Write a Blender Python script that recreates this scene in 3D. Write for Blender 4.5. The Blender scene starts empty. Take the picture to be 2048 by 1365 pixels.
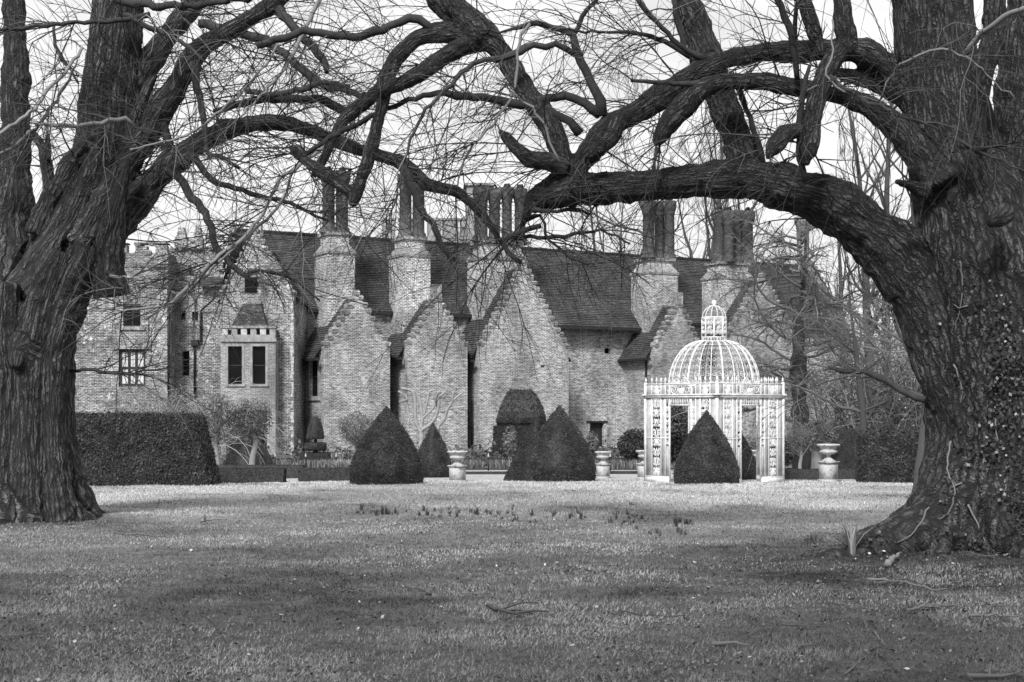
import bpy, math, random
import numpy as np
from mathutils import Vector

# ------------------------------------------------------------------ camera, sky, sun, exposure
F, CX, HY, EYE = 2844.0, 1024.0, 824.0, 1.6          # focal length in photo pixels, optical axis, horizon row, eye height
sc = bpy.context.scene
COL = sc.collection
cam_d = bpy.data.cameras.new("camera")
cam_d.sensor_width = 36.0
cam_d.lens = F / 2048.0 * 36.0
cam_d.shift_y = (HY - 682.5) / 2048.0
cam_d.clip_start, cam_d.clip_end = 0.1, 3000.0
cam_d.dof.use_dof = True
cam_d.dof.focus_distance = 40.0
cam_d.dof.aperture_fstop = 9.0
cam = bpy.data.objects.new("camera", cam_d)
cam.location = (0, 0, EYE)
cam.rotation_euler = (math.radians(90), 0, 0)
COL.objects.link(cam)
sc.camera = cam

SUN_EL, SUN_AZ = math.radians(41), math.radians(197)   # azimuth clockwise from +Y: behind the camera, to the left
w = bpy.data.worlds.new("World")
sc.world = w
w.use_nodes = True
wn, wl = w.node_tree.nodes, w.node_tree.links
wn.clear()
wo = wn.new("ShaderNodeOutputWorld")
bg = wn.new("ShaderNodeBackground")
sky = wn.new("ShaderNodeTexSky")
sky.sky_type = 'NISHITA'
sky.sun_disc = False
sky.sun_elevation = SUN_EL
sky.sun_rotation = SUN_AZ
sky.air_density, sky.dust_density, sky.ozone_density = 1.0, 4.0, 1.0
bw = wn.new("ShaderNodeRGBToBW")                        # the photograph is black and white
wl.new(sky.outputs[0], bw.inputs[0])
tc = wn.new("ShaderNodeTexCoord")
mp = wn.new("ShaderNodeMapping")
mp.inputs['Scale'].default_value = (5, 5, 11)
wl.new(tc.outputs['Generated'], mp.inputs[0])
cl = wn.new("ShaderNodeTexNoise")
cl.inputs['Scale'].default_value = 1.6
cl.inputs['Detail'].default_value = 5.0
cl.inputs['Roughness'].default_value = 0.55
wl.new(mp.outputs[0], cl.inputs['Vector'])
cr = wn.new("ShaderNodeMapRange")
cr.inputs['From Min'].default_value = 0.3
cr.inputs['From Max'].default_value = 0.72
cr.inputs['To Min'].default_value = 4.8
cr.inputs['To Max'].default_value = 7.0
wl.new(cl.outputs[0], cr.inputs[0])
mx = wn.new("ShaderNodeMix")                            # thick even cloud with a little of the clear sky behind it
mx.data_type = 'FLOAT'
mx.inputs[0].default_value = 0.88
wl.new(bw.outputs[0], mx.inputs[2])
wl.new(cr.outputs[0], mx.inputs[3])
wl.new(mx.outputs[0], bg.inputs['Color'])
bg.inputs['Strength'].default_value = 0.1
wl.new(bg.outputs[0], wo.inputs['Surface'])

sun_d = bpy.data.lights.new("sun", 'SUN')
sun_d.energy = 2.4
sun_d.angle = math.radians(11)
sun_d.color = (1.0, 1.0, 1.0)
sun = bpy.data.objects.new("sun", sun_d)
COL.objects.link(sun)
sdir = Vector((math.sin(SUN_AZ) * math.cos(SUN_EL), math.cos(SUN_AZ) * math.cos(SUN_EL), math.sin(SUN_EL)))
sun.rotation_euler = sdir.to_track_quat('Z', 'Y').to_euler()
sun.location = (-30, -30, 40)

vs = sc.view_settings
vs.view_transform = 'Standard'
vs.look = 'None'
vs.exposure = 0.82
vs.gamma = 1.0
vs.use_curve_mapping = False

# ------------------------------------------------------------------ helpers
R = random.Random(11)
rng = np.random.default_rng(11)

def sm(a, b, x):
    t = np.clip((x - a) / (b - a), 0, 1)
    return t * t * (3 - 2 * t)

def _hash(ix, iy, iz, seed):
    h = (ix.astype(np.int64) * 374761393 + iy.astype(np.int64) * 668265263 + iz.astype(np.int64) * 2147483647 + seed * 974634777) & 0xFFFFFFFF
    h = ((h ^ (h >> 13)) * 1274126177) & 0xFFFFFFFF
    h = ((h ^ (h >> 16)) * 2246822519) & 0xFFFFFFFF
    return ((h ^ (h >> 15)) & 0xFFFFFF) / float(0xFFFFFF)

def vnoise(p, seed=0):
    """value noise 0..1 for an (n,3) array"""
    p = np.asarray(p, float)
    i = np.floor(p)
    f = p - i
    f = f * f * (3 - 2 * f)
    ix, iy, iz = i[:, 0], i[:, 1], i[:, 2]
    r = 0
    for dx in (0, 1):
        wx = f[:, 0] if dx else 1 - f[:, 0]
        for dy in (0, 1):
            wy = f[:, 1] if dy else 1 - f[:, 1]
            for dz in (0, 1):
                wz = f[:, 2] if dz else 1 - f[:, 2]
                r = r + wx * wy * wz * _hash(ix + dx, iy + dy, iz + dz, seed)
    return r

def fbm(p, octv=4, seed=0):
    p = np.asarray(p, float)
    a, s, t = 0.5, 0, 0
    for k in range(octv):
        s = s + a * vnoise(p * 2 ** k, seed + k)
        t += a
        a *= 0.5
    return s / t

def ground_z(x, y):
    x = np.asarray(x, float); y = np.asarray(y, float)
    z = -0.1 * sm(31, 34, y) - 0.8 * np.clip((y - 34) / 34, 0, 1)
    # soft mounds where the roots of the two great trees lift the turf
    z = z + 0.12 * np.exp(-(((x + 7.3) / 2.2) ** 2 + ((y - 20.8) / 2.0) ** 2)) + 0.16 * np.exp(-(((x - 5.6) / 2.2) ** 2 + ((y - 16.0) / 1.7) ** 2))
    return z

def gz(x, y):
    return float(ground_z(x, y))

def at(px, py, Y):
    """the point seen at photo pixel (px,py) at depth Y"""
    return Vector(((px - CX) / F * Y, Y, EYE + (HY - py) / F * Y))

def xat(px, Y):
    return (px - CX) / F * Y

def depth_of(py):
    """depth of the ground seen at photo row py"""
    lo, hi = 3.0, 200.0
    for _ in range(50):
        m = (lo + hi) / 2
        row = HY + (EYE - (-0.1 * float(sm(31, 34, m)) - 0.8 * min(max((m - 34) / 34, 0), 1))) * F / m
        if row > py: lo = m
        else: hi = m
    return lo

def link(o, parent=None):
    COL.objects.link(o)
    if parent is not None:
        o.parent = parent
    return o

def tag(o, label=None, cat=None, group=None, kind=None):
    if label: o["label"] = label
    if cat: o["category"] = cat
    if group: o["group"] = group
    if kind: o["kind"] = kind
    return o

def empty(name, loc=(0, 0, 0), rz=0.0, parent=None):
    o = bpy.data.objects.new(name, None)
    o.location = loc
    o.rotation_euler = (0, 0, rz)
    o.empty_display_size = 0.2
    return link(o, parent)

def obj(name, me, parent=None, loc=(0, 0, 0), rz=0.0):
    o = bpy.data.objects.new(name, me)
    o.location = loc
    o.rotation_euler = (0, 0, rz)
    return link(o, parent)

def copy_tree(o, parent=None):
    c = o.copy()
    COL.objects.link(c)
    c.parent = parent
    for ch in list(o.children):
        copy_tree(ch, c)
    return c

def np_mesh(name, V, Q=None, T=None, mat=None, tint=None, bark=None, smooth=False):
    me = bpy.data.meshes.new(name)
    V = np.ascontiguousarray(V, dtype=np.float32)
    nq = 0 if Q is None else len(Q)
    nt = 0 if T is None else len(T)
    loops = np.concatenate([np.asarray(a, dtype=np.int32).ravel() for a in (Q, T) if a is not None and len(a)])
    starts = np.concatenate([np.arange(nq) * 4, nq * 4 + np.arange(nt) * 3]).astype(np.int32)
    me.vertices.add(len(V)); me.vertices.foreach_set("co", V.ravel())
    me.loops.add(len(loops)); me.loops.foreach_set("vertex_index", loops)
    me.polygons.add(nq + nt); me.polygons.foreach_set("loop_start", starts)
    me.update(calc_edges=True)
    if smooth:
        me.polygons.foreach_set("use_smooth", np.ones(nq + nt, dtype=bool))
    if tint is not None:
        a = me.attributes.new("tint", 'FLOAT', 'POINT')
        a.data.foreach_set("value", np.ascontiguousarray(tint, dtype=np.float32))
    if bark is not None:
        a = me.attributes.new("barkco", 'FLOAT_VECTOR', 'POINT')
        a.data.foreach_set("vector", np.ascontiguousarray(bark, dtype=np.float32).ravel())
    if mat: me.materials.append(mat)
    return me

class Acc:
    """collects vertex / face arrays into one mesh"""
    def __init__(s): s.V, s.Q, s.T, s.t, s.n = [], [], [], [], 0
    def add(s, V, Q=None, T=None, tint=0.5):
        V = np.asarray(V, float)
        s.V.append(V)
        if Q is not None and len(Q): s.Q.append(np.asarray(Q) + s.n)
        if T is not None and len(T): s.T.append(np.asarray(T) + s.n)
        s.t.append(np.full(len(V), tint) if np.isscalar(tint) else np.asarray(tint))
        s.n += len(V)
    def tube(s, P, Rr, k=5, cap=True, tint=0.5):
        V, Q, T = tube(P, Rr, k, cap)
        s.add(V, Q, T, tint)
    def box(s, c, d, rz=0.0, tint=0.5):
        c = np.asarray(c, float); d = np.asarray(d, float) / 2
        g = np.array([[x, y, z] for z in (-1, 1) for y in (-1, 1) for x in (-1, 1)], float) * d
        cs, sn = math.cos(rz), math.sin(rz)
        V = np.stack([g[:, 0] * cs - g[:, 1] * sn, g[:, 0] * sn + g[:, 1] * cs, g[:, 2]], 1) + c
        s.add(V, [[0, 2, 3, 1], [4, 5, 7, 6], [0, 1, 5, 4], [2, 6, 7, 3], [0, 4, 6, 2], [1, 3, 7, 5]], tint=tint)
    def lathe(s, prof, k=24, c=(0, 0, 0), tint=0.5, rot=0.0):
        prof = np.asarray(prof, float)
        a = np.arange(k) / k * 2 * np.pi + rot
        V = np.stack([prof[:, None, 0] * np.cos(a), prof[:, None, 0] * np.sin(a), np.repeat(prof[:, 1:2], k, 1)], 2).reshape(-1, 3) + np.asarray(c)
        n = len(prof)
        i, j = np.meshgrid(np.arange(n - 1), np.arange(k), indexing='ij')
        j2 = (j + 1) % k
        s.add(V, np.stack([i * k + j, i * k + j2, (i + 1) * k + j2, (i + 1) * k + j], -1).reshape(-1, 4), tint=tint)
    def mesh(s, name, mat, smooth=False, tint=True):
        return np_mesh(name, np.concatenate(s.V), np.concatenate(s.Q) if s.Q else None, np.concatenate(s.T) if s.T else None, mat,
                       np.concatenate(s.t) if tint else None, smooth=smooth)

def tube(P, Rr, k=5, cap=True):
    P = np.asarray(P, float)
    n = len(P)
    Rr = np.broadcast_to(np.asarray(Rr, float), (n,))
    Tn = np.gradient(P, axis=0)
    Tn /= np.linalg.norm(Tn, axis=1, keepdims=True) + 1e-9
    ref = np.zeros(3)
    ref[np.argmin(np.abs(Tn).max(0))] = 1
    A = np.cross(Tn, ref)
    A /= np.linalg.norm(A, axis=1, keepdims=True) + 1e-9
    B = np.cross(Tn, A)
    a = np.arange(k) / k * 2 * np.pi
    V = (P[:, None] + Rr[:, None, None] * (np.cos(a)[None, :, None] * A[:, None] + np.sin(a)[None, :, None] * B[:, None])).reshape(-1, 3)
    i, j = np.meshgrid(np.arange(n - 1), np.arange(k), indexing='ij')
    j2 = (j + 1) % k
    Q = np.stack([i * k + j, i * k + j2, (i + 1) * k + j2, (i + 1) * k + j], -1).reshape(-1, 4)
    T = None
    if cap:
        V = np.concatenate([V, P[:1], P[-1:]])
        jj = np.arange(k); j2 = (jj + 1) % k
        T = np.concatenate([np.stack([np.full(k, n * k), j2, jj], 1), np.stack([np.full(k, n * k + 1), (n - 1) * k + jj, (n - 1) * k + j2], 1)])
    return V, Q, T

def catmull(P, step):
    """resample rows of P (x,y,z,r) with a Catmull-Rom curve"""
    P = np.asarray(P, float)
    out = []
    E = np.concatenate([2 * P[:1] - P[1:2], P, 2 * P[-1:] - P[-2:-1]])
    for i in range(len(P) - 1):
        p0, p1, p2, p3 = E[i:i + 4]
        n = max(1, int(np.linalg.norm(p2[:3] - p1[:3]) / step))
        t = (np.arange(n) / n)[:, None]
        out.append(0.5 * (2 * p1 + (p2 - p0) * t + (2 * p0 - 5 * p1 + 4 * p2 - p3) * t ** 2 + (3 * p1 - p0 - 3 * p2 + p3) * t ** 3))
    out.append(P[-1:])
    o = np.concatenate(out)
    o[:, 3] = np.maximum(o[:, 3], 0.001)
    return o

class MB:
    """polygon builder for masonry; UVs in metres follow each face (u level, v up the face)"""
    def __init__(s): s.v, s.f = [], []
    def poly(s, pts):
        n = len(s.v)
        s.v += [tuple(p) for p in pts]
        s.f.append(tuple(range(n, n + len(pts))))
    def quad(s, a, b, c, d): s.poly([a, b, c, d])
    def prism(s, bot, top):
        """closed solid between two polygons with the same number of corners (bot given counter-clockwise seen from the top)"""
        n = len(bot)
        s.poly(list(reversed(bot))); s.poly(top)
        for i in range(n):
            j = (i + 1) % n
            s.poly([bot[i], bot[j], top[j], top[i]])
    def mesh(s, name, mat):
        me = bpy.data.meshes.new(name)
        me.from_pydata(s.v, [], s.f)
        uv = me.uv_layers.new(name="UVMap")
        for p in me.polygons:
            nrm = p.normal
            if abs(nrm.z) > 0.985:
                a, b = Vector((1, 0, 0)), Vector((0, 1, 0))
            else:
                a = Vector((-nrm.y, nrm.x, 0)).normalized()
                b = nrm.cross(a)
            for li in p.loop_indices:
                c = me.vertices[me.loops[li].vertex_index].co
                uv.data[li].uv = (c.dot(a), c.dot(b))
        if mat: me.materials.append(mat)
        return me

# ------------------------------------------------------------------ materials (all grey: the photograph is black and white)
class NT:
    def __init__(s, name):
        s.m = bpy.data.materials.new(name)
        s.m.use_nodes = True
        s.nt = s.m.node_tree
        s.b = s.nt.nodes["Principled BSDF"]
        s.b.inputs['Roughness'].default_value = 0.85
        s.b.inputs['Specular IOR Level'].default_value = 0.25
    def n(s, typ, props=None, **inp):
        nd = s.nt.nodes.new("ShaderNode" + typ)
        for k, v in (props or {}).items(): setattr(nd, k, v)
        for k, v in inp.items():
            key = k.replace('_', ' ')
            sock = nd.inputs[int(k[1:])] if k[0] == 'i' and k[1:].isdigit() else nd.inputs[key]
            if hasattr(v, 'is_output') or isinstance(v, bpy.types.NodeSocket): s.nt.links.new(v, sock)
            else: sock.default_value = v
        return nd
    def noise(s, vec, scale, detail=4.0, rough=0.55):
        return s.n("TexNoise", Vector=vec, Scale=scale, Detail=detail, Roughness=rough).outputs[0]
    def rng(s, v, a, b, c, d, smooth=False):
        nd = s.n("MapRange", Value=v, From_Min=a, From_Max=b, To_Min=c, To_Max=d)
        if smooth: nd.interpolation_type = 'SMOOTHSTEP'
        return nd.outputs[0]
    def math(s, op, a, b=0.0):
        return s.n("Math", {'operation': op}, i0=a, i1=b).outputs[0]
    def mix(s, f, a, b):
        nd = s.n("Mix", {'data_type': 'FLOAT'})
        for i, v in ((0, f), (2, a), (3, b)):
            if isinstance(v, bpy.types.NodeSocket): s.nt.links.new(v, nd.inputs[i])
            else: nd.inputs[i].default_value = v
        return nd.outputs[0]
    def scale(s, vec, sc3):
        return s.n("Mapping", Vector=vec, Scale=sc3).outputs[0]
    def attr(s, name): return s.n("Attribute", {'attribute_name': name})
    def color(s, v):
        c = s.n("CombineColor", i0=v, i1=v, i2=v)
        s.nt.links.new(c.outputs[0], s.b.inputs['Base Color'])
    def bump(s, h, strength=0.5, dist=0.02):
        b = s.n("Bump", Strength=strength, Distance=dist, Height=h)
        s.nt.links.new(b.outputs[0], s.b.inputs['Normal'])

def mat_plain(name, g, rough=0.7, var=0.15, nscale=6.0, spec=0.25, bump=0.0):
    t = NT(name)
    t.b.inputs['Roughness'].default_value = rough
    t.b.inputs['Specular IOR Level'].default_value = spec
    c = t.n("TexCoord").outputs['Object']
    nz = t.noise(c, nscale)
    t.color(t.rng(nz, 0.3, 0.7, g * (1 - var), g * (1 + var)))
    if bump: t.bump(t.noise(c, nscale * 6), bump, 0.01)
    return t.m

def mat_brick(name, c1, c2, mortar, stain=0.55, lichen=0.0, row=0.085, width=0.27, msize=0.016, streak=0.35):
    t = NT(name)
    uv = t.n("UVMap").outputs[0]
    pos = t.n("NewGeometry").outputs['Position']
    warp = t.n("VectorMath", {'operation': 'ADD'}, i0=uv, i1=t.n("VectorMath", {'operation': 'SCALE'}, i0=t.n("TexNoise", Vector=uv, Scale=1.3, Detail=2.0).outputs[1], Scale=0.03).outputs[0]).outputs[0]
    br = t.n("TexBrick", {'offset': 0.5, 'squash': 1.0}, Vector=warp, Color1=(c1, c1, c1, 1), Color2=(c2, c2, c2, 1), Mortar=(mortar, mortar, mortar, 1), Scale=1.0,
             Mortar_Size=msize, Mortar_Smooth=0.25, Bias=0.0, Brick_Width=width, Row_Height=row)
    v = t.n("RGBToBW", i0=br.outputs['Color']).outputs[0]
    # single bricks and short runs burnt darker or rubbed paler
    st = t.noise(t.scale(uv, (2.4, 11.0, 1)), 1.0, 3.0, 0.7)
    v = t.math('MULTIPLY', v, t.rng(st, 0.3, 0.7, 1 - streak, 1 + streak))
    st2 = t.noise(t.scale(uv, (7.0, 24.0, 1)), 1.0, 2.0, 0.8)
    v = t.math('MULTIPLY', v, t.rng(st2, 0.3, 0.7, 0.5, 1.5))
    big = t.noise(pos, 0.45, 8.0, 0.6)
    v = t.math('MULTIPLY', v, t.rng(big, 0.34, 0.62, 1 - stain, 1.15))
    drip = t.noise(t.n('Mapping', Vector=pos, Scale=(1.1, 1.1, 0.16)).outputs[0], 1.0, 4.0, 0.6)   # run-off streaks
    v = t.math('MULTIPLY', v, t.rng(drip, 0.36, 0.58, 0.84, 1.05))
    if lichen:
        li = t.noise(pos, 3.3, 4.0, 0.72)
        reg = t.rng(t.noise(pos, 0.5, 2.0), 0.4, 0.62, 0.0, 1.0)
        v = t.mix(t.math('MULTIPLY', t.math('MULTIPLY', t.rng(li, 0.56, 0.64, 0, 1), reg), lichen), v, 0.62)
        v = t.mix(t.math('MULTIPLY', t.rng(li, 0.42, 0.36, 0, 1), 0.55), v, 0.05)
    t.color(v)
    t.bump(t.math('ADD', br.outputs['Fac'], st), 0.35, 0.015)
    return t.m

def mat_tiles(name, g, lichen=0.8):
    t = NT(name)
    uv = t.n("UVMap").outputs[0]
    pos = t.n("NewGeometry").outputs['Position']
    br = t.n("TexBrick", {'offset': 0.5}, Vector=uv, Color1=(g * .7,) * 3 + (1,), Color2=(g * 1.5,) * 3 + (1,), Mortar=(g * .4,) * 3 + (1,), Scale=1.0, Mortar_Size=0.012, Brick_Width=0.2, Row_Height=0.16)
    v = t.n("RGBToBW", i0=br.outputs['Color']).outputs[0]
    big = t.noise(pos, 0.5, 4.0, 0.6)
    v = t.math('MULTIPLY', v, t.rng(big, 0.3, 0.65, 0.55, 1.35))
    st = t.noise(t.scale(uv, (3.2, 9.0, 1)), 1.0, 3.0, 0.75)
    v = t.math('MULTIPLY', v, t.rng(st, 0.3, 0.7, 0.6, 1.5))
    li = t.noise(t.scale(uv, (3.2, 7.0, 1)), 1.0, 4.0, 0.85)
    v = t.mix(t.math('MULTIPLY', t.rng(li, 0.58, 0.66, 0, 1), lichen), v, 0.27)
    v = t.mix(t.rng(li, 0.40, 0.34, 0, .8), v, 0.012)
    t.color(v)
    t.bump(st, 0.4, 0.02)
    return t.m

def mat_bark(name, g, scale=1.0, moss=0.3, lng=1.0):
    """fissured bark running along the limb: the 'barkco' attribute carries (around, around, along)"""
    t = NT(name)
    t.b.inputs['Roughness'].default_value = 0.9
    c = t.attr("barkco").outputs['Vector']
    wob = t.n("VectorMath", {'operation': 'SCALE'}, i0=t.n("TexNoise", Vector=c, Scale=5.0, Detail=4.0, Roughness=.7).outputs[1], Scale=0.09).outputs[0]
    cw = t.n("VectorMath", {'operation': 'ADD'}, i0=c, i1=wob).outputs[0]
    ve = t.n("TexVoronoi", {'feature': 'DISTANCE_TO_EDGE'}, Vector=t.scale(cw, (24 * scale, 24 * scale, 3.0 * scale * lng)), Scale=1.0).outputs[0]
    v2 = t.n("TexVoronoi", {'feature': 'DISTANCE_TO_EDGE'}, Vector=t.scale(cw, (52 * scale, 52 * scale, 9 * scale * lng)), Scale=1.0).outputs[0]
    n2 = t.noise(t.scale(c, (60 * scale, 60 * scale, 13 * scale)), 1.0, 4.0, 0.75)
    pos = t.n("NewGeometry").outputs['Position']
    big = t.noise(pos, 1.4, 5.0, 0.65)
    plate = t.math('MULTIPLY', t.rng(ve, 0.0, 0.24, 0.0, 1.0, True), t.rng(v2, 0.0, 0.14, 0.45, 1.0, True))
    n3 = t.noise(t.scale(c, (7 * scale, 7 * scale, 1.6 * scale)), 1.0, 5.0, 0.65)
    plate = t.math('MULTIPLY', plate, t.rng(n3, 0.34, 0.62, 0.25, 1.0))
    v = t.mix(plate, g * 0.15, t.math('MULTIPLY', t.rng(n2, 0.3, 0.7, g * 0.6, g * 1.7), t.rng(big, 0.3, 0.7, 1 - moss, 1 + moss)))
    li = t.rng(t.noise(pos, 9.0, 4.0, 0.8), 0.66, 0.72, 0, 0.6)        # crusts of pale lichen
    t.color(t.mix(li, v, 0.2))
    t.bump(t.math('ADD', plate, t.math('MULTIPLY', n2, 0.5)), 1.0, 0.05 / scale)
    return t.m

def mat_tint(name, g0, g1, rough=0.7, spec=0.2, nscale=0.0):
    """grey from g0 to g1 by the per-piece 'tint' attribute"""
    t = NT(name)
    t.b.inputs['Roughness'].default_value = rough
    t.b.inputs['Specular IOR Level'].default_value = spec
    v = t.rng(t.attr("tint").outputs['Fac'], 0, 1, g0, g1)
    if nscale:
        v = t.math('MULTIPLY', v, t.rng(t.noise(t.n("NewGeometry").outputs['Position'], nscale), 0.3, 0.7, 0.7, 1.3))
    t.color(v)
    return t.m

BR_PALE = mat_brick("pale_brick", 0.07, 0.26, 0.51, stain=0.48, row=0.084, width=.25, msize=.02, streak=.7)
BR_MAIN = mat_brick("weathered_brick", 0.07, 0.26, 0.54, stain=0.5, lichen=0.5, row=.092, width=.27, msize=.022, streak=.75)
BR_OLD = mat_brick("old_dark_brick", 0.055, 0.20, 0.42, stain=0.6, lichen=1.0, streak=0.75, row=.092, width=.27, msize=.02)
BR_STACK = mat_brick("stack_brick", 0.08, 0.25, 0.62, stain=0.45, lichen=0.35, row=.095, width=.28, msize=.024, streak=.7)
BR_FLUE = mat_brick("sooty_flue_brick", 0.035, 0.08, 0.12, stain=0.5, lichen=0.25)
BR_STEP = mat_brick("lichened_step_brick", 0.12, 0.28, 0.36, stain=0.6, lichen=1.0, row=0.1)
BR_BAY = mat_brick("bay_brick", 0.16, 0.24, 0.34, stain=0.3)
TILE = mat_tiles("clay_tiles", 0.055)
STONE = mat_plain("stone", 0.27, 0.85, 0.3, 3.0, bump=0.4)
STONE_P = mat_plain("pale_stone", 0.45, 0.85, 0.25, 5.0, bump=0.4)
RENDER = mat_plain("old_render", 0.28, 0.9, 0.25, 1.2)
IRON = mat_plain("black_iron", 0.02, 0.5, 0.2)
LEAD = mat_plain("dark_gutter", 0.025, 0.6, 0.3)
GLASS = mat_plain("dark_window_glass", 0.006, 0.15, 0.5, 0.8, spec=0.12)
CURTAIN = mat_plain("pane_with_white_blind", 0.55, 0.35, 0.08, 2.0)
WOOD_D = mat_plain("dark_timber", 0.03, 0.6, 0.3)
WHITE = mat_plain("white_painted_iron", 0.70, 0.5, 0.28, 9.0)
WHITE_P = mat_plain("weathered_white_sheet", 0.40, 0.6, 0.3, 5.0)
BARK_L = mat_bark("bark_left", 0.155, 0.8, lng=.5)
BARK_R = mat_bark("bark_right", 0.13, 1.0)
BRANCH = mat_tint("branch_bark", 0.02, 0.075, 0.9, nscale=8.0)
TWIG = mat_tint("twig_bark", 0.022, 0.24, 0.8)
TWIG_BG = mat_tint("far_bark", 0.035, 0.24, 0.9)
YEW = mat_tint("yew", 0.006, 0.09, 0.55, 0.3)
yb = YEW.node_tree.nodes["Principled BSDF"]                 # soft needle fuzz catches light at the outline
yb.inputs["Sheen Weight"].default_value = 0.12
yb.inputs["Sheen Roughness"].default_value = 0.45
BOX = mat_tint("box_leaf", 0.03, 0.15, 0.6)
SHRUB = mat_tint("shrub_leaf", 0.05, 0.30, 0.7)
EVERG = mat_tint("dark_evergreen", 0.012, 0.075, 0.6)
IVY = mat_tint("ivy_leaf", 0.015, 0.13, 0.35, 0.4)
DAFF = mat_tint("daffodil_leaf", 0.04, 0.12, 0.6)
GRASS = mat_tint("grass_blade", 0.03, 0.60, 0.7, 0.15)
LITTER = mat_tint("dead_leaf", 0.02, 0.62, 0.8)

# ------------------------------------------------------------------ ground
def axis(parts):
    out = []
    for a, b, n in parts: out += list(np.linspace(a, b, n, endpoint=False))
    out.append(parts[-1][1])
    return np.array(out)

gxs = axis([(-900, -60, 12), (-60, -18, 40), (-18, 18, 200), (18, 60, 40), (60, 900, 12)])
gys = axis([(-300, -10, 12), (-10, 6, 30), (6, 36, 200), (36, 100, 70), (100, 1500, 16)])
GX, GY = np.meshgrid(gxs, gys)
pts = np.stack([GX.ravel(), GY.ravel(), np.zeros(GX.size)], 1)
GZ = ground_z(pts[:, 0], pts[:, 1]) + (fbm(pts * 0.9, 3, 5) - 0.5) * 0.07 * sm(60, 36, np.abs(pts[:, 1]) + 0 * pts[:, 0])
pts[:, 2] = GZ
nx, ny = len(gxs), len(gys)
ii, jj = np.meshgrid(np.arange(ny - 1), np.arange(nx - 1), indexing='ij')
gq = np.stack([ii * nx + jj, ii * nx + jj + 1, (ii + 1) * nx + jj + 1, (ii + 1) * nx + jj], -1).reshape(-1, 4)

def litter_shade_amount(x, y):
    """0 = mown lawn, 1 = mossy earth, leaf litter and painted-in tree shade (towards the camera side)"""
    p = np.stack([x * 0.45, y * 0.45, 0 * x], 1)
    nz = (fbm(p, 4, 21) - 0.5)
    edge = 22.5 + 2.0 * np.sin(x * 0.35 + 1.0) - 1.1 * np.clip(x, 0, 6) * sm(-1, 5, x) * 0.6  # near side darkened for tree shade as well as moss and litter
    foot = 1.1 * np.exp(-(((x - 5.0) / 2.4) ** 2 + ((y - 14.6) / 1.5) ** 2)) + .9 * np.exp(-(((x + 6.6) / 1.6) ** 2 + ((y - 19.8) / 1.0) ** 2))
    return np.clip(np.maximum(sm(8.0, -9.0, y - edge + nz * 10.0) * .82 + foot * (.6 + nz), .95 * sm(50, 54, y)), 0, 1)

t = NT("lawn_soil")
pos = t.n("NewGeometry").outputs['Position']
litter_shade = t.attr("tint").outputs['Fac']
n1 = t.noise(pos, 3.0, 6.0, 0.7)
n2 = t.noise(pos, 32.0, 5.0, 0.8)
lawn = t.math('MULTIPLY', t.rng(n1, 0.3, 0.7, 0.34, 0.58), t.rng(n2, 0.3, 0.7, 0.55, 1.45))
earth = t.math('MULTIPLY', t.rng(n1, 0.34, 0.64, 0.022, 0.11), t.rng(n2, 0.34, 0.66, 0.15, 1.9))  # dark tone also carries some of the painted tree shade
t.color(t.mix(litter_shade, lawn, earth))
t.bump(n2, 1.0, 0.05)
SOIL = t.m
g_me = np_mesh("ground", pts, gq, None, SOIL, tint=litter_shade_amount(pts[:, 0], pts[:, 1]), smooth=True)
tag(obj("ground", g_me), kind="structure")

# gravel walk beyond the low iron fence, and the flower border against the house
def strip(name, corners, mat, lift):
    V = np.array([[x, y, gz(x, y) + lift] for x, y in corners])
    n = len(V) // 2
    Q = [[i, i + 1, 2 * n - 2 - i, 2 * n - 1 - i] for i in range(n - 1)]
    o = obj(name, np_mesh(name, V, Q, None, mat))
    return tag(o, kind="structure")

GRAVEL = mat_plain("gravel", 0.13, 0.95, 0.3, 14.0, bump=0.5)
EARTH = mat_plain("border_soil", 0.06, 0.95, 0.4, 8.0, bump=0.6)
ys_ = [51.5, 52.0]
strip("garden_path", [(-16, 54), (-5, 54), (5, 54), (16, 54), (16, 58.5), (5, 58.5), (-5, 58.5), (-16, 58.5)], GRAVEL, 0.03)

# ------------------------------------------------------------------ the manor house
ANG = math.radians(29)
HD = (math.cos(ANG), math.sin(ANG))          # along the long range, to the right and away
HM = (-math.sin(ANG), math.cos(ANG))         # into the house
HO = (xat(600, 88), 88.0)
house = empty("manor_house", (HO[0], HO[1], -0.9))
tag(house, "long brick manor house with stepped gables, tiled roofs and tall chimney stacks", "house")
HL = Vector(house.location)

def hl(u, v, z):
    return (HO[0] + u * HD[0] + v * HM[0] - HL.x, HO[1] + u * HD[1] + v * HM[1] - HL.y, z - HL.z)

def hp(px, py, v):
    r = (px - CX) / F
    tt = (v + HO[0] * HM[0] + HO[1] * HM[1]) / (r * HM[0] + HM[1])
    x, y = r * tt, tt
    return (x - HO[0]) * HD[0] + (y - HO[1]) * HD[1], EYE + (HY - py) / F * tt

def wl_(x, y, z): return (x - HL.x, y - HL.y, z - HL.z)      # world -> house
def wp(px, py, Y):
    p = at(px, py, Y)
    return wl_(p.x, p.y, p.z)

def hobj(name, mb, mat, parent=None):
    return obj(name, mb.mesh(name, mat), parent or house)

def lerp(a, b, t_): return tuple(a[i] + (b[i] - a[i]) * t_ for i in range(len(a)))

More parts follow.
